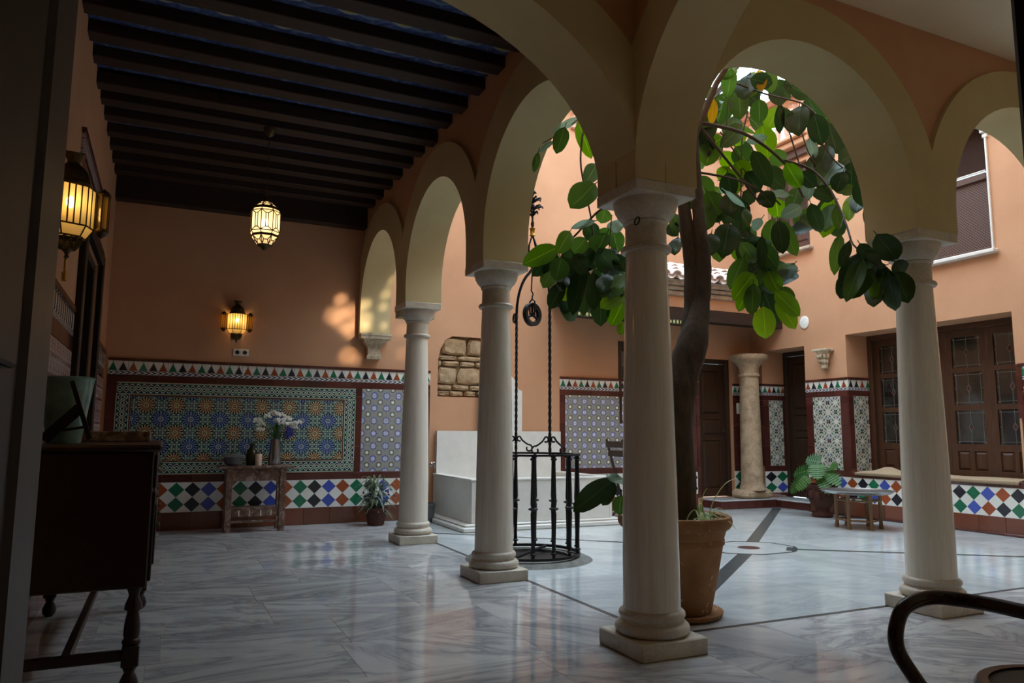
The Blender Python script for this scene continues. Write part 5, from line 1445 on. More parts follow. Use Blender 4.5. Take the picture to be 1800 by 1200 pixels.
(4.078,4.409,2.792,4.015,4.452,2.582,0.128,2),
(4.148,4.56,2.688,4.068,4.498,2.47,0.136,1),
(4.262,4.566,2.805,4.211,4.578,2.594,0.147,0),
(3.549,4.229,2.889,3.658,4.215,2.72,0.135,0),
(3.912,4.494,3.109,4.184,4.487,3.137,0.11,2),
(3.952,4.533,3.066,3.73,4.49,2.918,0.112,1),
(3.901,4.238,2.574,4.222,4.28,2.539,0.113,2),
(3.701,4.319,2.609,3.704,4.288,2.384,0.131,0),
(3.781,4.56,3.078,3.595,4.56,2.85,0.131,0),
(4.196,4.505,2.705,4.098,4.485,2.456,0.125,1),
(4.146,4.551,2.912,4.167,4.548,2.734,0.131,2),
(3.935,4.549,2.782,3.831,4.53,2.971,0.148,2),
(3.854,4.534,2.987,3.552,4.508,2.94,0.143,1),
(3.83,4.276,2.88,3.983,4.292,2.736,0.141,2),
(3.596,4.337,2.836,3.78,4.292,2.815,0.127,0),
(3.928,4.119,2.511,4.094,4.106,2.341,0.119,0),
(4.056,4.349,2.4,4.153,4.398,2.207,0.128,2),
(3.99,4.139,2.351,4.143,4.218,2.157,0.107,2),
(4.227,4.332,2.441,4.406,4.314,2.347,0.136,2),
(4.095,4.133,2.386,3.944,4.144,2.209,0.11,0),
(3.786,4.152,2.511,4.007,4.223,2.383,0.106,0),
(4.281,4.121,2.395,4.096,4.118,2.25,0.13,0),
(4.054,4.31,2.351,4.177,4.335,2.19,0.135,0),
(4.279,4.102,2.325,4.028,4.073,2.207,0.121,2),
(4.167,4.303,2.461,3.968,4.304,2.329,0.12,2),
(2.999,4.6,2.232,2.959,4.628,2.066,0.126,2),
(3.007,4.641,2.491,2.876,4.57,2.286,0.105,2),
(2.645,4.493,2.426,2.795,4.536,2.282,0.099,0),
(2.669,4.532,2.17,2.899,4.511,2.128,0.135,2),
(2.437,4.417,2.139,2.362,4.476,1.951,0.1,2),
(2.95,4.76,2.16,2.907,4.697,1.905,0.135,2),
(3.092,4.74,2.391,3.265,4.721,2.248,0.137,2),
(2.99,4.584,2.347,3.279,4.646,2.279,0.141,0),
(2.703,4.671,2.494,2.908,4.731,2.386,0.124,0),
(3.099,4.762,2.416,3.03,4.786,2.207,0.131,2),
(2.657,4.639,2.142,2.525,4.563,1.956,0.132,2),
(2.773,4.571,2.434,2.629,4.593,2.307,0.126,2),
(2.563,4.533,2.425,2.565,4.576,2.217,0.117,2),
(2.741,4.638,2.476,2.731,4.581,2.274,0.128,2),
(2.546,4.651,2.096,2.712,4.721,1.919,0.129,2),
(2.958,4.655,2.346,2.833,4.709,2.223,0.105,2),
(4.221,3.34,2.145,4.072,3.283,1.926,0.127,2),
(3.881,3.251,2.146,4.062,3.279,2.074,0.12,0),
(4.063,3.345,2.2,4.21,3.287,2.079,0.124,2),
(4.242,3.309,2.211,4.096,3.35,2.151,0.092,2),
(3.909,3.3,2.108,3.735,3.237,1.94,0.112,2),
(4.293,3.349,2.285,4.599,3.419,2.395,0.119,2),
(4.006,3.278,2.124,3.845,3.271,1.98,0.109,2),
(2.505,3.9,0.826,2.238,3.936,0.643,0.125,2),
(2.504,3.9,0.816,2.455,3.966,0.666,0.097,2),
(2.607,3.9,0.804,2.414,3.846,0.845,0.07,4),
(2.997,3.9,0.724,3.081,3.921,0.588,0.087,2),
(2.552,3.9,0.73,2.55,3.925,0.608,0.083,0)]
TRUNK=[[(2.946,3.85,0.41,0.1165),(2.943,3.85,0.792,0.1106),(2.942,3.86,1.147,0.1082),(3.01,3.88,1.439,0.1064),(3.125,3.9,1.707,0.0974),(3.24,3.95,1.99,0.0615),(3.293,3.98,2.277,0.0547),(3.304,4.02,2.529,0.0475),(3.34,4.08,2.798,0.0404),(3.36,4.12,3.067,0.0328),(3.383,4.15,3.366,0.0249)],
[(3.083,3.93,1.52,0.0747),(3.152,3.95,1.752,0.0758),(3.213,4.0,1.996,0.0619),(3.251,4.05,2.287,0.0552),(3.254,4.1,2.543,0.052),(3.265,4.15,2.808,0.0407),(3.326,4.25,3.149,0.0377),(3.36,4.35,3.503,0.0301)]]
BRANCH=[[(3.381,4.15,3.367,0.0147),(3.796,4.1,3.337,0.0134),(4.086,4.05,3.183,0.0119),(4.179,4.0,3.024,0.0101),(4.219,3.95,2.859,0.0084)],
[(3.381,4.15,3.357,0.0092),(3.58,4.2,3.572,0.0082),(3.749,4.25,3.738,0.0071),(3.965,4.3,3.998,0.006)],
[(3.415,4.15,3.354,0.012),(3.78,4.125,3.002,0.0098),(3.943,4.1,2.806,0.0075)],
[(3.274,4.1,2.962,0.0089),(3.679,4.067,2.949,0.0083),(3.956,4.033,2.865,0.0074),(4.042,4.0,2.787,0.0065)],
[(4.085,4.0,3.142,0.0103),(4.238,3.886,3.055,0.0096),(4.281,3.771,2.891,0.0087),(4.252,3.657,2.696,0.0079),(4.183,3.543,2.521,0.007),(4.098,3.429,2.361,0.0062),(4.095,3.314,2.264,0.0055),(4.119,3.2,2.16,0.0048)],
[(3.856,4.3,3.783,0.0059),(3.774,4.25,3.44,0.0053),(3.66,4.2,3.144,0.0047)],
[(4.087,4.35,3.663,0.007),(3.999,4.32,3.447,0.0065),(3.95,4.29,3.223,0.0061),(3.9,4.26,2.668,0.0055),(3.948,4.23,2.393,0.0051),(4.001,4.2,2.286,0.0047)],
[(4.333,4.2,3.587,0.007),(4.39,4.133,3.201,0.0062),(4.379,4.067,3.077,0.0055),(4.461,4.0,3.008,0.0048)],
[(4.395,4.1,3.446,0.0059),(4.399,4.05,3.276,0.0053),(4.423,4.0,3.158,0.0048)],
[(3.755,4.3,3.415,0.0058),(3.922,4.3,3.242,0.0054),(3.991,4.3,3.091,0.0049)],
[(4.482,4.0,3.354,0.0058),(4.577,3.95,3.19,0.0053),(4.674,3.9,3.099,0.0048)],
[(3.883,4.3,3.851,0.0079),(4.132,4.2,3.755,0.0072),(4.396,4.1,3.694,0.0066),(4.443,4.0,3.57,0.0058)],
[(3.956,3.4,2.456,0.0033),(4.114,3.5,2.589,0.0034)],
[(2.737,4.6,3.426,0.0074),(2.689,4.575,3.273,0.0071),(2.663,4.55,3.033,0.0068),(2.725,4.525,2.681,0.0065),(2.733,4.5,2.483,0.0062)],
[(3.3,4.2,2.816,0.0107),(2.98,4.262,2.825,0.0094),(2.709,4.325,2.678,0.0082),(2.525,4.388,2.476,0.0071),(2.403,4.45,2.336,0.006)],
[(2.425,4.7,3.234,0.0037),(2.567,4.675,3.336,0.0041),(2.691,4.65,3.446,0.0046),(2.818,4.625,3.568,0.0052),(3.139,4.6,3.783,0.0058)],
[(2.892,4.5,2.696,0.0045),(2.881,4.5,2.602,0.0041),(2.856,4.5,2.341,0.0036)]]
LEAVES.append((3.19, 3.62, 2.655, 3.33, 3.6, 2.56, 0.035, 4))
tree = thing('rubber_tree', 'tall rubber tree with big glossy leaves growing from the terracotta pot', 'tree', (2.95, 3.85, 0.5))
TO = Vector((2.95, 3.85, 0.5))
def smoothpts(pts, n=4):
    P = [Vector(p[:3]) for p in pts]; R = [p[3] for p in pts]; o, r = [], []
    for i in range(len(P) - 1):
        a, b, c, d = P[max(0, i - 1)], P[i], P[i + 1], P[min(len(P) - 1, i + 2)]
        for k in range(n):
            t = k / n; t2, t3 = t * t, t * t * t
            o.append(0.5 * ((2 * b) + (c - a) * t + (2 * a - 5 * b + 4 * c - d) * t2 + (3 * b - a - 3 * c + d) * t3)); r.append(R[i] + (R[i + 1] - R[i]) * t)
    return o + [P[-1]], r + [R[-1]]
rb = random.Random(21)
for k, tr in enumerate(TRUNK):
    p, r = smoothpts(tr, 5)
    q = M(); q.tube([v - TO for v in p], [x * (1 + rb.uniform(-0.05, 0.05)) for x in r], 14); q.build('trunk' if k == 0 else 'second_stem', BARK, tree, angle=80)
for br in BRANCH:
    p, r = smoothpts(br, 4); q = M(); q.tube([v - TO for v in p], r, 6); q.build('branch', TWIG, tree, angle=80)
CAMP = Vector((0, 0, 1.1))
def leafmesh(L, w, droop, fold, mat, rr):
    q = M(); nl, nw = 8, 4; idx = {}
    for i in range(nl + 1):
        t = i / nl; ww = w * 0.5 * (math.sin(PI * min(1, t * 0.94 + 0.03)) ** 0.62) * (1.0 - 0.12 * (t - 0.5))
        if i == nl: ww = 0.002
        if i == 0: ww = 0.004
        for j in range(nw + 1):
            s = -1 + 2 * j / nw
            idx[i, j] = q.add((s * ww, t * L, abs(s) * ww * fold - droop * L * t * t + 0.006 * math.sin(t * 9 + s * 3)))
    for i in range(nl):
        for j in range(nw):
            uv = [((i + a) / nl, (j + b) / nw) for a, b in ((0, 0), (0, 1), (1, 1), (1, 0))]
            q.face((idx[i, j], idx[i, j + 1], idx[i + 1, j + 1], idx[i + 1, j]), uv)
    q.tube([(0, -0.035, 0.004), (0, 0, 0)], [0.003, 0.004], 4)
    return q
def plant_leaf(par, org, base, tip, w, mat, name='leaf', droop=0.1, fold=0.25, face=None, rr=rb):
    base, tip = Vector(base), Vector(tip); d = tip - base; L = d.length; y = d.normalized()
    n = face if face is not None else (CAMP - base).normalized()
    n = (n + Vector((rr.uniform(-.35, .35), rr.uniform(-.35, .35), rr.uniform(0.0, .55)))).normalized()
    x = y.cross(n); 
    if x.length < 1e-4: x = y.orthogonal()
    x.normalize(); z = x.cross(y)
    q = leafmesh(L, w, droop, fold, mat, rr)
    R = Matrix((x, y, z)).transposed().to_4x4(); R.translation = base - org
    q.xf(R); return q.build(name, mat, par, angle=80)
for lf in LEAVES:
    plant_leaf(tree, TO, lf[0:3], lf[3:6], lf[6] * 1.15, LF[int(lf[7])], 'leaf', rb.uniform(0.0, 0.12), rb.uniform(0.1, 0.4))
# the crown goes on above the arches, out of the picture
for k in range(24):
    a = rb.uniform(0, 2 * PI); r = rb.uniform(0.1, 1.0); b = Vector((3.55 + r * math.cos(a) * 1.0, 4.45 + r * math.sin(a) * 0.8, rb.uniform(3.6, 4.7)))
    d = Vector((rb.uniform(-1, 1), rb.uniform(-1, 1), rb.uniform(-1.1, 0.3))).normalized() * rb.uniform(0.2, 0.27)
    plant_leaf(tree, TO, b, b + d, 0.12, LF[rb.choice((0, 0, 1, 2))], 'leaf', 0.1, 0.3, Vector((0, 0, 1)))
for k in range(5):
    a = 1.3 * k; q = M(); q.tube([Vector((3.3, 4.15, 3.1)) - TO, Vector((3.45 + 0.3 * math.cos(a), 4.4 + 0.3 * math.sin(a), 3.7)) - TO, Vector((3.55 + 0.8 * math.cos(a), 4.45 + 0.7 * math.sin(a), 4.4)) - TO], [0.03, 0.022, 0.008], 6); q.build('branch', TWIG, tree, angle=80)

# ------------------------------------------------------------------ its pot
PC = (2.93, 3.88)
t = thing('terracotta_pot', 'large weathered terracotta pot holding the rubber tree', 'pot', (*PC, 0.03))
M().lathe([(0.21, 0.0), (0.215, 0.01), (0.245, 0.15), (0.285, 0.36), (0.292, 0.40), (0.302, 0.405), (0.302, 0.43), (0.298, 0.44), (0.308, 0.47), (0.315, 0.49), (0.335, 0.50), (0.348, 0.52), (0.352, 0.545), (0.345, 0.57), (0.33, 0.575), (0.312, 0.565), (0.30, 0.50), (0.26, 0.25)], 48).build('body', TERRA, t)
M().lathe([(0.0005, 0.515), (0.15, 0.525), (0.302, 0.50)], 24, cap=False).build('soil', SOIL, t)
t = thing('pot_saucer', 'terracotta saucer under the large rubber tree pot', 'saucer', (*PC, 0))
M().lathe([(0.24, 0.0), (0.275, 0.012), (0.285, 0.035), (0.272, 0.04), (0.255, 0.028), (0.0005, 0.026)], 40).build('dish', TERRA, t)
def blade(par, pts, w, mat, name='leaf', n=10):
    p, _ = smoothpts([(*q, 0) for q in pts], 4); q = M(); rows = []
    L = len(p)
    for i, v in enumerate(p):
        t = i / (L - 1); d = (p[min(L - 1, i + 1)] - p[max(0, i - 1)]).normalized(); s = d.cross(Vector((0, 0, 1)))
        if s.length < 1e-3: s = Vector((1, 0, 0))
        s.normalize(); ww = w * 0.5 * (1 - t) ** 0.5 * (0.55 + 0.45 * min(1, t * 4)); k = d.cross(s) * ww * 0.35
        rows.append((q.add(v - s * ww + k), q.add(v), q.add(v + s * ww + k)))
    for i in range(L - 1):
        for j in range(2): q.face((rows[i][j], rows[i][j + 1], rows[i + 1][j + 1], rows[i + 1][j]), [(i / L, j * .5), (i / L, j * .5 + .5), ((i + 1) / L, j * .5 + .5), ((i + 1) / L, j * .5)])
    return q.build(name, mat, par, angle=80)
sp = thing('spider_plant', 'small striped spider plant at the foot of the rubber tree', 'plant', (3.03, 3.72, 0.53))
rs2 = random.Random(14)
for k in range(20):
    a = 2 * PI * k / 20 + rs2.uniform(-.2, .2); L = rs2.uniform(0.12, 0.24); h = rs2.uniform(0.06, 0.15)
    c, s = math.cos(a), math.sin(a); blade(sp, [(0.01 * c, 0.01 * s, 0), (L * .4 * c, L * .4 * s, h), (L * .8 * c, L * .8 * s, h * .75), (L * c, L * s, h * 0.1)], 0.02, SPIDER)
blade(sp, [(0.02, 0, 0), (0.05, -0.02, 0.15), (0.13, -0.05, 0.27), (0.22, -0.08, 0.31)], 0.022, SPIDER)
blade(sp, [(-0.02, 0, 0), (-0.02, 0, 0.1), (0.0, 0, 0.2), (0.04, 0, 0.25)], 0.012, SPIDER)

# ------------------------------------------------------------------ plant on the gallery floor left of the farthest column
t = thing('leafy_pot', 'dark terracotta pot half hidden under the grey green plant', 'pot', (2.36, 8.92, 0))
M().lathe([(0.09, 0), (0.10, 0.02), (0.125, 0.17), (0.135, 0.175), (0.135, 0.21), (0.12, 0.21), (0.10, 0.10)], 24).build('body', TERRAD, t)
M().lathe([(0.0005, 0.185), (0.12, 0.185)], 14, cap=False).build('soil', SOIL, t)
t = thing('grey_plant', 'bushy grey green plant with narrow leaves by the star mosaic panel', 'plant', (2.36, 8.92, 0.18))
rp = random.Random(31)
for k in range(120):
    a = rp.uniform(0, 2 * PI); h = rp.uniform(-0.02, 0.36); r0 = rp.uniform(0.0, 0.10); L = rp.uniform(0.13, 0.26); c, s = math.cos(a), math.sin(a)
    el = rp.uniform(-0.5, 0.9)
    blade(t, [(r0 * c, r0 * s, h), ((r0 + L * .5) * c, (r0 + L * .5) * s * .8, h + L * .5 * el), ((r0 + L * .9) * c, (r0 + L * .9) * s * .8, h + L * (el * .5 - .35))], rp.uniform(0.018, 0.04), GREYLEAF)
for k in range(8):
    a = rp.uniform(0, 2 * PI); M().tube([(0, 0, 0), (0.06 * math.cos(a), 0.06 * math.sin(a), 0.2), (0.09 * math.cos(a), 0.09 * math.sin(a), 0.4)], [0.008, 0.006, 0.004], 5).build('stem', STEMG, t)
q = M()
for k in range(26):
    a = rp.uniform(0, 2 * PI); r = rp.uniform(0.06, 0.2); q.sphere((r * math.cos(a) + .03, r * math.sin(a) * .7, rp.uniform(0.02, 0.25)), 0.014, 6, 4)
o = q.build('violet_blooms', FLOWERB, t); o['kind'] = 'stuff'

# ------------------------------------------------------------------ monstera in its urn
UC = (8.18, 7.56)
t = thing('carved_urn', 'dark carved terracotta urn holding the monstera', 'urn', (*UC, 0))
M().lathe([(0.12, 0), (0.135, 0.02), (0.13, 0.05), (0.10, 0.075), (0.085, 0.10), (0.10, 0.125), (0.15, 0.19), (0.185, 0.27), (0.195, 0.33), (0.19, 0.38), (0.20, 0.40), (0.215, 0.415), (0.215, 0.44), (0.19, 0.44), (0.175, 0.38), (0.15, 0.25)], 32).build('body', TERRAD, t)
q = M()
for k in range(12):
    a = 2 * PI * k / 12; q.sphere((0.19 * math.cos(a), 0.19 * math.sin(a), 0.30), 0.035, 7, 5, (1, 1, 1.7))
q.build('relief', TERRAD, t)
M().lathe([(0.0005, 0.40), (0.18, 0.40)], 16, cap=False).build('soil', SOIL, t)
mo = thing('monstera', 'monstera with large split leaves growing in the carved urn', 'plant', (*UC, 0.40))
def monleaf(base, tip, w, nrm):
    base, tip = Vector(base), Vector(tip); d = tip - base; L = d.length; y = d.normalized(); x = y.cross(nrm).normalized(); z = x.cross(y)
    prof = []
    for i in range(9):
        t_ = i / 8; ww = w * 0.5 * math.sin(PI * (t_ * 0.9 + 0.1)) ** 0.7
        prof.append((t_ * L, ww)); 
        if 1 < i < 8: prof.append(((t_ + 0.035) * L, ww * 0.42))
    q = M(); c = [q.add((0, yv, -0.25 * (yv / L) ** 2 * L * .5)) for yv, _ in prof]
    for s in (-1, 1):
        e = [q.add((s * ww, yv - 0.05 * L * (i % 2), -0.25 * (yv / L) ** 2 * L * .5 + ww * .12)) for i, (yv, ww) in enumerate(prof)]
        for i in range(len(prof) - 1):
            q.face((c[i], e[i], e[i + 1], c[i + 1]), [(i / 14, .5), (i / 14, .5 + .5 * s), ((i + 1) / 14, .5 + .5 * s), ((i + 1) / 14, .5)])
    R = Matrix((x, y, z)).transposed().to_4x4(); R.translation = base; q.xf(R); q.build('leaf', MONST, mo, angle=80)
    M().tube([(0.0, 0.0, 0.0), base * 0.6 + Vector((0, 0, 0.06)), base], 0.007, 5).build('leaf_stalk', STEMG, mo)
for b, tp, w in (((-0.08, 0.10, 0.22), (-0.16, 0.38, 0.16), 0.26), ((-0.10, -0.05, 0.30), (-0.24, -0.16, 0.12), 0.28), ((-0.06, 0.25, 0.10), (-0.12, 0.50, -0.12), 0.22), ((-0.05, -0.16, 0.20), (-0.12, -0.42, 0.06), 0.22), ((0.0, 0.0, 0.33), (-0.1, 0.18, 0.38), 0.26), ((-0.16, 0.06, 0.12), (-0.30, 0.18, -0.05), 0.2), ((0.03, -0.12, 0.26), (-0.05, -0.32, 0.30), 0.22), ((0.0, 0.14, 0.28), (0.05, 0.34, 0.28), 0.22), ((-0.12, -0.12, 0.12), (-0.2, -0.3, -0.06), 0.2)):
    monleaf(b, tp, w, Vector((-0.75, -0.45, 0.6)).normalized())

# ------------------------------------------------------------------ tray table
TC_ = Vector((7.62, 6.5, 0))
t = thing('tray_stand', 'folding wooden stand carrying the round metal tray', 'stand', TC_)
for k in range(6):
    a = 2 * PI * k / 6 + 0.25; x, y = 0.24 * math.cos(a), 0.24 * math.sin(a)
    q = M(); q.lathe([(0.024, 0), (0.026, 0.02), (0.019, 0.10), (0.022, 0.24), (0.022, 0.40)], 8, (x, y, 0.0)); q.build('leg', STOOLW, t)
    a2 = 2 * PI * (k + 1) / 6 + 0.25
    for z in (0.10, 0.33):
        M().tube([(x, y, z), (0.24 * math.cos(a2), 0.24 * math.sin(a2), z)], 0.012, 6).build('stretcher', STOOLW, t)
t = thing('metal_tray', 'round silvery metal tray on the folding wooden stand', 'tray', TC_ + Vector((0, 0, 0.402)))
M().lathe([(0.0005, 0.004), (0.30, 0.004), (0.36, 0.018), (0.405, 0.042), (0.41, 0.046), (0.408, 0.040), (0.36, 0.012), (0.30, 0.0), (0.0005, 0.0)], 56).build('dish', SILVER, t)

# ------------------------------------------------------------------ plain chair half hidden behind the nearest column
t = thing('folding_chair', 'dark wooden folding chair half hidden behind the corner column', 'chair', (5.72, 8.45, 0), 0.0)
for y in (-0.19, 0.19):
    M().tube([(-0.29, y, 1.03), (-0.20, y, 0.72), (-0.11, y, 0.40), (0.02, y, 0.0)], 0.019, 8).build('leg', DOORD, t)
    M().tube([(0.22, y * 0.86, 0.44), (-0.25, y * 0.86, 0.0)], 0.016, 8).build('leg', DOORD, t)
for z in (0.80, 0.92):
    q = M(); x = -0.29 + (1.03 - z) * 0.29; q.bbox(x - 0.03, x - 0.008, -0.22, 0.22, z, z + 0.085, 0.006); q.build('back_slat', DOORD, t)
M().bbox(-0.16, 0.26, -0.2, 0.2, 0.44, 0.465, 0.008).build('seat', DOORD, t)
M().tube([(-0.15, -0.165, 0.10), (-0.15, 0.165, 0.10)], 0.011, 6).build('stretcher', DOORD, t)
# ------------------------------------------------------------------ sideboard and what stands on it
SX0, SX1, SY0, SY1, SZ0, SZ1 = -0.605, -0.03, 3.63, 5.38, 0.435, 1.04
t = thing('sideboard', 'dark wooden sideboard on turned legs under the green pot', 'sideboard', ((SX0 + SX1) / 2, (SY0 + SY1) / 2, 0))
ox, oy = (SX0 + SX1) / 2, (SY0 + SY1) / 2
def L(x, y, z=0): return (x - ox, y - oy, z)
M().bbox(SX0 - ox, SX1 - ox, SY0 - oy, SY1 - oy, SZ0, SZ1 - 0.03, 0.006).build('carcass', DARKW, t)
M().bbox(SX0 - ox, SX1 + 0.03 - ox, SY0 - 0.03 - oy, SY1 + 0.03 - oy, SZ1 - 0.03, SZ1, 0.01).build('top', DARKW, t)
n = 3; w = (SY1 - SY0 - 0.06) / n
for k in range(n):
    a, b = SY0 + 0.03 + w * k + 0.01 - oy, SY0 + 0.03 + w * (k + 1) - 0.01 - oy; x = SX1 - ox
    d = M().bbox(x - 0.002, x + 0.014, a, b, SZ1 - 0.19, SZ1 - 0.045, 0.004).build('drawer', DARKW, t)
    M().tube([(x + 0.014, (a + b) / 2 - 0.04, SZ1 - 0.12), (x + 0.03, (a + b) / 2 - 0.03, SZ1 - 0.13), (x + 0.03, (a + b) / 2 + 0.03, SZ1 - 0.13), (x + 0.014, (a + b) / 2 + 0.04, SZ1 - 0.12)], 0.005, 6).build('handle', BRASSD, d)
    d = M().bbox(x - 0.002, x + 0.014, a, b, SZ0 + 0.02, SZ1 - 0.205, 0.004).build('door', DARKW, t)
    M().bbox(x + 0.012, x + 0.022, a + 0.06, b - 0.06, SZ0 + 0.08, SZ1 - 0.265, 0.006).build('door_panel', DARKW, d)
    M().sphere((x + 0.028, b - 0.03, (SZ0 + SZ1) / 2 - 0.1), 0.013, 8, 6).build('knob', BRASSD, d)
lp = [(0.018, 0.435), (0.03, 0.43), (0.024, 0.415), (0.02, 0.40), (0.034, 0.365), (0.036, 0.345), (0.022, 0.335), (0.025, 0.325), (0.032, 0.28), (0.033, 0.24), (0.029, 0.225), (0.037, 0.215), (0.037, 0.205), (0.02, 0.20)]
for x in (SX0 + 0.045, SX1 - 0.045):
    for y in (SY0 + 0.045, SY1 - 0.045):
        q = M(); q.lathe(lp[::-1], 14, L(x, y)); cx, cy, _ = L(x, y)
        q.bbox(cx - 0.034, cx + 0.034, cy - 0.034, cy + 0.034, 0.11, 0.20, 0.005)
        q.lathe([(0.02, 0.0), (0.036, 0.02), (0.038, 0.045), (0.026, 0.075), (0.02, 0.085), (0.027, 0.10), (0.02, 0.112)], 14, (cx, cy, 0)); q.build('leg', DARKW, t)
for y in (SY0 + 0.045, SY1 - 0.045): M().bbox(SX0 + 0.08 - ox, SX1 - 0.08 - ox, y - 0.018 - oy, y + 0.018 - oy, 0.135, 0.178, 0.004).build('stretcher', DARKW, t)
M().bbox(-0.018, 0.018, SY0 + 0.063 - oy, SY1 - 0.063 - oy, 0.138, 0.174, 0.004).build('centre_stretcher', DARKW, t)
gp = thing('green_pot', 'green glazed tapered pot standing on the sideboard', 'pot', (-0.445, 4.28, SZ1))
M().lathe([(0.075, 0), (0.078, 0.01), (0.092, 0.12), (0.108, 0.24), (0.116, 0.31), (0.121, 0.317), (0.116, 0.324), (0.107, 0.32), (0.095, 0.2), (0.07, 0.02)], 32).build('body', GREENGL, gp)
st = thing('display_stand', 'dark crossed wooden stand leaning in front of the green pot', 'stand', (-0.40, 4.05, SZ1 + 0.012))
def bar(t, a, b, w, th, nm, mat):
    a, b = Vector(a), Vector(b); d = (b - a).normalized(); s = Vector((0, 1, 0)).cross(d).normalized(); q = M(); u = Vector((0, 1, 0))
    r0 = [q.add(a + s * i * w / 2 + u * j * th / 2) for i, j in ((-1, -1), (1, -1), (1, 1), (-1, 1))]; r1 = [q.add(b + s * i * w / 2 + u * j * th / 2) for i, j in ((-1, -1), (1, -1), (1, 1), (-1, 1))]
    for i in range(4): q.face((r0[i], r0[(i + 1) % 4], r1[(i + 1) % 4], r1[i]))
    q.face(r0[::-1]); q.face(r1); return q.build(nm, mat, t, smooth=False)
bar(st, (-0.105, 0.02, 0.004), (0.035, 0.01, 0.155), 0.05, 0.014, 'leg', LEAFW); bar(st, (0.085, -0.012, 0.008), (-0.005, -0.005, 0.28), 0.02, 0.014, 'leg', LEAFW)
bar(st, (-0.05, -0.02, 0.045), (0.062, -0.028, 0.065), 0.012, 0.012, 'ledge', LEAFW)
tr_ = thing('wooden_tray', 'low wooden tray lying on the sideboard', 'tray', (-0.27, 5.02, SZ1))
M().bbox(-0.19, 0.19, -0.28, 0.28, 0, 0.012, 0.003).build('bottom', WORNW, tr_)
for b in ((-0.2, -0.185, -0.29, 0.29), (0.185, 0.2, -0.29, 0.29), (-0.185, 0.185, -0.29, -0.275), (-0.185, 0.185, 0.275, 0.29)): M().bbox(*b, 0, 0.058, 0.004).build('side', WORNW, tr_)

# ------------------------------------------------------------------ console table at the gallery end
CT = Vector((0.97, 8.98, 0))
t = thing('console_table', 'worn painted console table in front of the rosette mosaic', 'table', CT)
M().bbox(-0.40, 0.40, -0.17, 0.17, 0.69, 0.722, 0.006).build('top', WORNW, t)
for x in (-0.285, 0.285):
    for y in (-0.12, 0.12): M().bbox(x - 0.034, x + 0.034, y - 0.034, y + 0.034, 0, 0.69, 0.005).build('leg', WORNW, t)
ap = M().bbox(-0.25, 0.25, -0.14, -0.115, 0.555, 0.688, 0.004).build('apron', WORNW, t)
q = M()
for k in range(6): q.sphere((0.022 * math.cos(PI * k / 3) + 0.02, -0.142, 0.625 + 0.022 * math.sin(PI * k / 3)), 0.013, 7, 5, (1, .5, 1))
q.sphere((0.02, -0.143, 0.625), 0.013, 7, 5, (1, .7, 1)); q.build('carved_rosette', WORNW, ap)
for s in (-1, 1):
    M().bbox(s * 0.285 - 0.012, s * 0.285 + 0.012, -0.09, 0.09, 0.57, 0.688, 0.004).build('side_apron', WORNW, t)
    M().prism([(s * 0.25, 0.556), (s * 0.25, 0.50), (s * 0.20, 0.556)], -0.138, -0.118).build('bracket', WORNW, t, smooth=False)
M().bbox(-0.25, 0.25, -0.13, 0.13, 0.245, 0.262, 0.004).build('shelf', WORNW, t)
M().bbox(-0.25, 0.25, -0.14, -0.12, 0.165, 0.245, 0.004).build('lower_rail', WORNW, t)
M().bbox(-0.25, 0.25, -0.14, -0.115, 0.10, 0.125, 0.004).build('foot_rail', WORNW, t)
for x in (-0.17, -0.06, 0.06, 0.17): M().bbox(x - 0.006, x + 0.006, -0.145, -0.139, 0.175, 0.235, 0.002).build('rail_stud', WHITEPL, t)
TT = 0.722
t = thing('lidded_bowl', 'grey footed bowl with wide lid on the console table', 'bowl', (0.72, 8.93, TT))
M().lathe([(0.05, 0), (0.06, 0.008), (0.085, 0.02), (0.10, 0.06), (0.105, 0.095), (0.09, 0.095), (0.08, 0.03)], 28).build('body', GREYCER, t)
M().lathe([(0.13, 0.096), (0.132, 0.102), (0.10, 0.118), (0.05, 0.128), (0.015, 0.132), (0.014, 0.145), (0.0005, 0.148)], 28).build('lid', GREYCER, t)
t = thing('green_bottle', 'squat olive green bottle between bowl and candle on the table', 'bottle', (0.922, 8.992, TT))
M().lathe([(0.05, 0), (0.062, 0.01), (0.064, 0.12), (0.055, 0.16), (0.03, 0.19), (0.022, 0.21), (0.022, 0.225), (0.027, 0.228), (0.027, 0.24), (0.0005, 0.242)], 24).build('body', BOTTLE, t)
q = M()
for a in range(5): 
    q.tube([(0.0, 0, 0.24), (0.04 * math.cos(a * 1.3), 0.03 * math.sin(a * 1.3), 0.265), (0.06 * math.cos(a * 1.3), 0.04 * math.sin(a * 1.3), 0.25)], [0.004, 0.008, 0.002], 5)
q.build('sprig', STEMG, t)
t = thing('pillar_candle', 'pale pillar candle on the console table', 'candle', (0.985, 8.88, TT))
M().lathe([(0.034, 0), (0.036, 0.004), (0.036, 0.122), (0.031, 0.128), (0.014, 0.120), (0.0005, 0.119)], 20).build('wax', WAX, t)
M().tube([(0, 0, 0.118), (0.001, 0, 0.134)], 0.002, 5).build('wick', SLOT, t)
VC = (1.165, 8.93, TT)
t = thing('flower_vase', 'tall tapered ribbed metal vase on the console table', 'vase', VC)
q = M(); n = 40; rings = []
for r, z in ((0.066, 0), (0.069, 0.006), (0.062, 0.12), (0.054, 0.22), (0.047, 0.295), (0.043, 0.295), (0.04, 0.2)):
    rings.append([q.add(((r * (1 + 0.035 * (k % 2))) * math.cos(2 * PI * k / n), (r * (1 + 0.035 * (k % 2))) * math.sin(2 * PI * k / n), z)) for k in range(n)])
for a, b in zip(rings, rings[1:]):
    for k in range(n): q.face((a[k], a[(k + 1) % n], b[(k + 1) % n], b[k]))
q.face(rings[0][::-1]); q.build('body', VASEM, t)
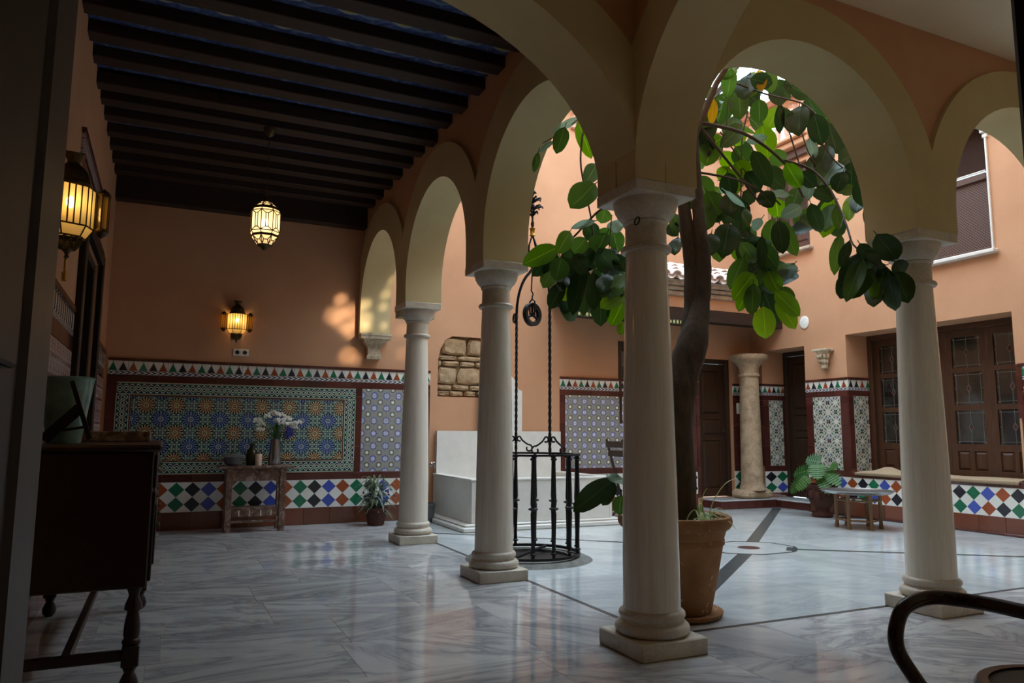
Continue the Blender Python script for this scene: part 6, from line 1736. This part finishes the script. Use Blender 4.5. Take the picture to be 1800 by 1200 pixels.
t = thing('flower_bouquet', 'bunch of white and violet flowers in the metal vase', 'flowers', (VC[0], VC[1], VC[2] + 0.25))
rf = random.Random(17)
heads = [(-0.20, -0.02, 0.25), (-0.16, 0.05, 0.20), (-0.10, -0.06, 0.30), (-0.02, -0.08, 0.32), (0.05, -0.05, 0.31), (0.11, -0.07, 0.27), (0.06, -0.11, 0.22), (-0.03, 0.04, 0.34), (0.15, -0.02, 0.21), (0.20, 0.02, 0.18), (0.24, 0.0, 0.23), (-0.18, -0.06, 0.15), (0.02, -0.09, 0.25), (0.13, 0.05, 0.28)]
for x, y, z in heads:
    q = M()
    for k in range(22):
        a = rf.uniform(0, 2 * PI); r = 0.048 * math.sqrt(rf.random()); q.sphere((x + r * math.cos(a), y + r * math.sin(a), z + 0.03 * (1 - r / 0.05) + rf.uniform(-.014, .014)), rf.uniform(0.009, 0.015), 6, 4, (1, 1, 1))
    q.build('flower_head', FLOWERW, t)
    M().tube([(0, 0, -0.12), (x * 0.25, y * 0.25, z * 0.45), (x, y, z)], 0.003, 4).build('stem', STEMG, t)
for x, y, z in ((0.13, -0.06, 0.14), (0.16, -0.03, 0.12), (0.12, -0.05, 0.09)):
    q = M()
    for k in range(16): q.sphere((x + rf.uniform(-.035, .035), y + rf.uniform(-.03, .03), z + rf.uniform(-.04, .04)), 0.013, 6, 4)
    q.build('violet_flower', FLOWERB, t); M().tube([(0, 0, -0.12), (x, y, z)], 0.003, 4).build('stem', STEMG, t)
for k in range(34):
    a = rf.uniform(0, 2 * PI); L_ = rf.uniform(0.08, 0.16); z0 = rf.uniform(0.03, 0.16); c, s = math.cos(a), math.sin(a)
    blade(t, [(0.01 * c, 0.01 * s, z0), (L_ * .5 * c, L_ * .5 * s, z0 + 0.07), (L_ * c, L_ * s, z0 + rf.uniform(0.02, .1))], 0.022, MONST)

# ------------------------------------------------------------------ lanterns
def frame_tubes(edges, r, mat, name, par):
    q = M()
    for a, b in edges: q.tube([a, b], r, 4)
    return q.build(name, mat, par, smooth=False)
LC = Vector((0.725, 6.867, 3.866))
t = thing('hanging_lantern', 'lit brass and frosted glass lantern hanging from the ceiling beams', 'lantern', LC)
M().lathe([(0.055, 0), (0.057, -0.012), (0.05, -0.025), (0.04, -0.06), (0.022, -0.075), (0.012, -0.085)], 18).build('canopy', BRASSD, t)
q = M(); z = -0.085; k = 0
while z > -0.655:
    a = PI / 2 * (k % 2); pts = [(0.008 * math.cos(p) * math.cos(a), 0.008 * math.cos(p) * math.sin(a), z - 0.013 + 0.019 * math.sin(p)) for p in [2 * PI * i / 8 for i in range(8)]]
    q.tube(pts, 0.0022, 4, closed=True); z -= 0.028; k += 1
q.build('chain', BRASSD, t)
M().lathe([(0.008, -0.64), (0.03, -0.65), (0.035, -0.69), (0.045, -0.705), (0.02, -0.71)], 12).build('crown', BRASSD, t)
zs = [(-0.705, 0.05), (-0.755, 0.108), (-0.775, 0.112), (-0.80, 0.132), (-0.985, 0.132), (-1.01, 0.116), (-1.025, 0.118), (-1.10, 0.066)]
N = 8
V = lambda r, z, k: Vector((r * math.cos(2 * PI * (k + .5) / N), r * math.sin(2 * PI * (k + .5) / N), z))
edges = []
for (z0, r0), (z1, r1) in zip(zs, zs[1:]):
    for k in range(N):
        a, b, c, d = V(r0, z0, k), V(r0, z0, k + 1), V(r1, z1, k + 1), V(r1, z1, k)
        edges += [(a, d), (a, b)]
        if abs(z1 - z0) > 0.022: M().quad(*[p * 1 for p in (a, b, c, d)]) if False else put('pane', (lambda q: (q.quad(a, b, c, d), q.mesh('pane', PANE_W, False))[1])(M()), t)
        else: put('band', (lambda q: (q.quad(a, b, c, d), q.mesh('band', BRASSD, False))[1])(M()), t)
        if 0.1 < z0 - z1 and z0 > -0.9:
            m0, m1 = (a * .62 + b * .38), (a * .38 + b * .62); m2, m3 = (d * .62 + c * .38), (d * .38 + c * .62)
            if True:
                dz = Vector((0, 0, 0.03)); edges += [(m0 - dz, m2 + dz), (m1 - dz, m3 + dz), (m0 - dz, a), (m1 - dz, b), (m2 + dz, d), (m3 + dz, c), (m0 - dz, m1 - dz), (m2 + dz, m3 + dz)]
for k in range(N):
    for (z0, r0, z1, r1) in ((-0.705, 0.05, -0.755, 0.108), (-1.025, 0.118, -1.10, 0.066)):
        a, b, c, d = V(r0, z0, k), V(r0, z0, k + 1), V(r1, z1, k + 1), V(r1, z1, k); mm = (a + b + c + d) / 4
        e0, e1 = (a + d) / 2 * .45 + mm * .55, (b + c) / 2 * .45 + mm * .55; edges += [(e0, e1), (e0, a), (e0, d), (e1, b), (e1, c)]
for k in range(N): edges.append((V(0.066, -1.10, k), V(0.066, -1.10, k + 1)))
frame_tubes(edges, 0.0048, BRASSD, 'lantern_frame', t)
M().lathe([(0.066, -1.10), (0.05, -1.115), (0.03, -1.12), (0.022, -1.14), (0.0005, -1.15)], 16).build('bottom_cap', BRASSD, t)
M().sphere((0, 0, -0.90), 0.034, 12, 8, (1, 1, 1.4)).build('bulb', BULB, t)
light('hanging_lantern_light', 'POINT', LC + Vector((0, 0, -0.90)), 4.0, (1.0, 0.70, 0.40), 0.055)

def sconce(fr_, u, zc, label, s=1.0, power=5.0, off=0.0, turn=0.0, sides=(-1, 1)):
    """wall lantern: half hexagon body with small side lights, domed crown, pierced tassel; local x along the wall, -y out of it"""
    t = thing('wall_sconce', label, 'wall lamp', fr_.P(u, zc, off), fr_.th + turn)
    S = lambda x, y, z: Vector((x * s, y * s, z * s))
    M().bbox(-0.06 * s, 0.06 * s, -0.012 * s, 0, -0.2 * s, 0.2 * s, 0.003).build('back_plate', BRASSD, t)
    plan = [(-0.118, -0.012), (-0.118, -0.055), (-0.058, -0.125), (0.058, -0.125), (0.118, -0.055), (0.118, -0.012)]
    E_ = []
    for (a, b) in zip(plan, plan[1:]):
        p0, p1, p2, p3 = S(*a, -0.10), S(*b, -0.10), S(*b, 0.10), S(*a, 0.10)
        q = M(); q.quad(p0, p1, p2, p3); q.build('pane', PANE_Y, t, smooth=False)
        E_ += [(p0, p3), (p0, p1), (p2, p3), (p1, p2)]
        n = 4 if a[0] == -0.058 else 2
        for k in range(1, n): f = k / n; E_.append((p0.lerp(p1, f), p3.lerp(p2, f)))
        # sloping lower panes
        k0, k1 = S(a[0] * .72, a[1] * .8 - .004, -0.155), S(b[0] * .72, b[1] * .8 - .004, -0.155)
        q = M(); q.quad(p0, p1, k1, k0); q.build('pane', PANE_Y, t, smooth=False); E_ += [(p0, k0), (p1, k1), (k0, k1)]
    frame_tubes(E_, 0.0042 * s, BRASSD, 'sconce_frame', t)
    for sg in sides:
        c = S(sg * 0.158, -0.05, 0); W_ = []
        for k in range(6):
            a0, a1 = 2 * PI * k / 6, 2 * PI * (k + 1) / 6; r = 0.03 * s
            p = [c + Vector((r * math.cos(a), r * math.sin(a), z * s)) for a, z in ((a0, -0.09), (a1, -0.09), (a1, 0.085), (a0, 0.085))]
            q = M(); q.quad(*p); q.build('side_pane', PANE_Y, t, smooth=False); W_ += [(p[0], p[3]), (p[0], p[1]), (p[3], p[2])]
        frame_tubes(W_, 0.0042 * s, BRASSD, 'side_frame', t)
        for z0, sg2 in ((0.085, 1), (-0.09, -1)):
            M().lathe([(0.035 * s, 0), (0.035 * s, sg2 * 0.012 * s), (0.02 * s, sg2 * 0.03 * s), (0.0005, sg2 * 0.045 * s)], 10, c + Vector((0, 0, z0 * s))).build('side_cap', BRASSD, t)
        M().tube([S(sg * 0.115, -0.045, 0.085), S(sg * 0.135, -0.05, 0.10), S(sg * 0.158, -0.05, 0.088)], 0.006 * s, 6).build('side_arm', BRASSD, t)
        for z in (-0.08, 0.0): M().tube([S(sg * 0.115, -0.045, z), S(sg * 0.135, -0.05, z)], 0.004 * s, 5).build('side_arm', BRASSD, t)
    M().lathe([(0.095 * s, 0.10 * s), (0.098 * s, 0.115 * s), (0.085 * s, 0.125 * s), (0.083 * s, 0.14 * s), (0.075 * s, 0.175 * s), (0.045 * s, 0.205 * s), (0.032 * s, 0.215 * s), (0.03 * s, 0.23 * s), (0.05 * s, 0.262 * s), (0.05 * s, 0.27 * s), (0.03 * s, 0.272 * s)], 12, (0, -0.068 * s, 0), squash=.7).build('crown', BRASSD, t)
    q = M()
    for k in range(12):
        a = 2 * PI * k / 12; q.tube([S(0.062 * math.cos(a), -0.07 + 0.045 * math.sin(a), -0.155), S(0.058 * math.cos(a), -0.07 + 0.042 * math.sin(a), -0.19), S(0.03 * math.cos(a), -0.07 + 0.022 * math.sin(a), -0.225)], 0.0065 * s, 4)
    q.lathe([(0.05 * s, -0.158 * s), (0.062 * s, -0.165 * s), (0.05 * s, -0.172 * s)], 12, (0, -0.07 * s, 0), squash=.75)
    q.build('pierced_skirt', BRASSD, t)
    M().lathe([(0.03 * s, -0.222 * s), (0.018 * s, -0.235 * s), (0.008 * s, -0.25 * s), (0.013 * s, -0.262 * s), (0.0005, -0.275 * s)], 10, (0, -0.07 * s, 0)).build('finial', BRASSD, t)
    M().sphere(S(0, -0.062, 0.02), 0.02 * s, 10, 6, (1, 1, 1.6)).build('bulb', BULB, t)
    light('sconce_light', 'POINT', t.matrix_basis @ S(0, -0.062, 0.02), power, (1.0, 0.66, 0.26), 0.04)
    return t
sconce(FB, 0.71, 2.385, 'small lit wall lantern above the white double socket', 0.92, 2.6)
s2 = sconce(FL, 4.26, 2.215, 'large lit wall lantern mounted above the sideboard', 1.0, 2.4, 0.125, -PI / 2 + 0.42, (1,))
M().tube([(0.0, -0.01, -0.05), (-0.02, 0.06, -0.05), (-0.07, 0.10, -0.05)], 0.012, 8).build('wall_arm', BRASSD, s2); M().bbox(-0.13, -0.05, 0.085, 0.10, -0.11, 0.0, 0.003).xf(Matrix.Rotation(-0.42, 4, 'Z')).build('wall_rose', BRASSD, s2)
q = M(); q.tube([(0, -0.06, -0.235), (0, -0.06, -0.34)], 0.006, 6); q.lathe([(0.012, -0.38), (0.014, -0.34), (0.006, -0.33)], 8, (0, -0.06, 0)); q.build('tassel', BRASS, s2)

# ------------------------------------------------------------------ bentwood armchair cut by the frame
BCH = Vector((2.19, 1.17, 0))
t = thing('bentwood_chair', 'dark bentwood armchair with cane seat', 'chair', BCH)
SH = 0.455
hoop = [(1.86, 1.39, 0.415), (1.815, 1.40, 0.475), (1.785, 1.42, 0.54), (1.79, 1.425, 0.595), (1.835, 1.43, 0.643), (1.93, 1.425, 0.66), (1.985, 1.365, 0.66), (2.0, 1.29, 0.66), (2.0, 1.2, 0.66), (2.0, 1.02, 0.665), (2.06, 0.90, 0.675), (2.21, 0.86, 0.68), (2.36, 0.90, 0.675), (2.43, 1.02, 0.665), (2.45, 1.2, 0.66), (2.47, 1.34, 0.66), (2.53, 1.42, 0.655), (2.60, 1.42, 0.60), (2.59, 1.41, 0.53), (2.54, 1.38, 0.47), (2.48, 1.35, 0.415)]
pp, rr_ = smoothpts([(*h, 0.0195) for h in hoop], 5)
M().tube([p - BCH for p in pp], rr_, 12).build('arm_hoop', CHAIRW, t, angle=80)
for x in (-0.12, 0.15): M().tube([(x, -0.20, 0.44), (x, -0.27, 0.66), (x * 0.9, -0.33, 0.84)], 0.014, 10).build('back_post', CHAIRW, t)
M().tube([(-0.12, -0.325, 0.82), (-0.06, -0.345, 0.86), (0.015, -0.35, 0.87), (0.09, -0.345, 0.86), (0.15, -0.325, 0.82)], 0.015, 10).build('back_rail', CHAIRW, t)
q = M(); q.lathe([(0.205, SH - 0.035), (0.235, SH - 0.03), (0.24, SH - 0.012), (0.232, SH), (0.205, SH + 0.001)], 40, (-0.03, 0.015, 0), cap=False); q.lathe([(0.205, SH - 0.035), (0.205, SH + 0.001)], 40, (-0.03, 0.015, 0), cap=False); q.build('seat_ring', CHAIRW, t)
M().lathe([(0.0005, SH - 0.004), (0.206, SH - 0.006)], 30, (-0.03, 0.015, 0), cap=False).build('cane_seat', CANE, t)
for a in (0.8, 2.35, -0.8, -2.35):
    M().tube([(0.185 * math.cos(a), 0.185 * math.sin(a), SH - 0.03), (0.205 * math.cos(a), 0.205 * math.sin(a), 0.25), (0.235 * math.cos(a), 0.235 * math.sin(a), 0.0)], [0.017, 0.016, 0.012], 10).build('leg', CHAIRW, t)
pts = [(0.175 * math.cos(2 * PI * k / 28), 0.175 * math.sin(2 * PI * k / 28), 0.22) for k in range(28)]
M().tube(pts, 0.009, 8, closed=True).build('leg_hoop', CHAIRW, t)
# ------------------------------------------------------------------ open door leaf and jambs beside the viewer
t = bpy.data.objects.new('door_3', None); COL.objects.link(t); struct(t, 'open dark door leaf close by at the left edge of the picture')
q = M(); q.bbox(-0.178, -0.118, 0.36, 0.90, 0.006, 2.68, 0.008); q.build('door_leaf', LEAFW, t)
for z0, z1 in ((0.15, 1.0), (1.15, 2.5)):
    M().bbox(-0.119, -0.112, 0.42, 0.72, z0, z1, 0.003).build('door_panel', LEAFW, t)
M().bbox(-0.182, -0.1115, 0.755, 0.903, 0.006, 2.68, 0.012).build('sheen_stile', EDGEW, t)  # sheen on the stile put in as a paler strip
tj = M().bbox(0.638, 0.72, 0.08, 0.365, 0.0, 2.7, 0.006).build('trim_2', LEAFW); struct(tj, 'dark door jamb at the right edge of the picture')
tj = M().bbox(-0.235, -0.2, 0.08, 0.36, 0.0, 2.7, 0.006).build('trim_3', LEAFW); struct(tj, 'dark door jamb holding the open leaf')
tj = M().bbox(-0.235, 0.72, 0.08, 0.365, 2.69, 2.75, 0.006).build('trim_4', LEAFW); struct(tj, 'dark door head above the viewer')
# unseen room behind the viewer, added to keep sky light out
q = M()
for b in ((-2.2, -2.0, -3.2, 0.1, 0, 3.4), (3.0, 3.2, -3.2, 0.1, 0, 3.4), (-2.2, 3.2, -3.4, -3.2, 0, 3.4), (-2.2, 3.2, -3.4, 0.1, 3.3, 3.5), (-2.2, 3.2, -3.4, 0.1, -0.2, -0.005), (-2.2, -0.9, 0.08, 0.12, 0, 3.4)): q.box(*b)
struct(q.build('wall_room', LEAFW, smooth=False), 'unseen dark walls added behind the viewer to keep sky light out')
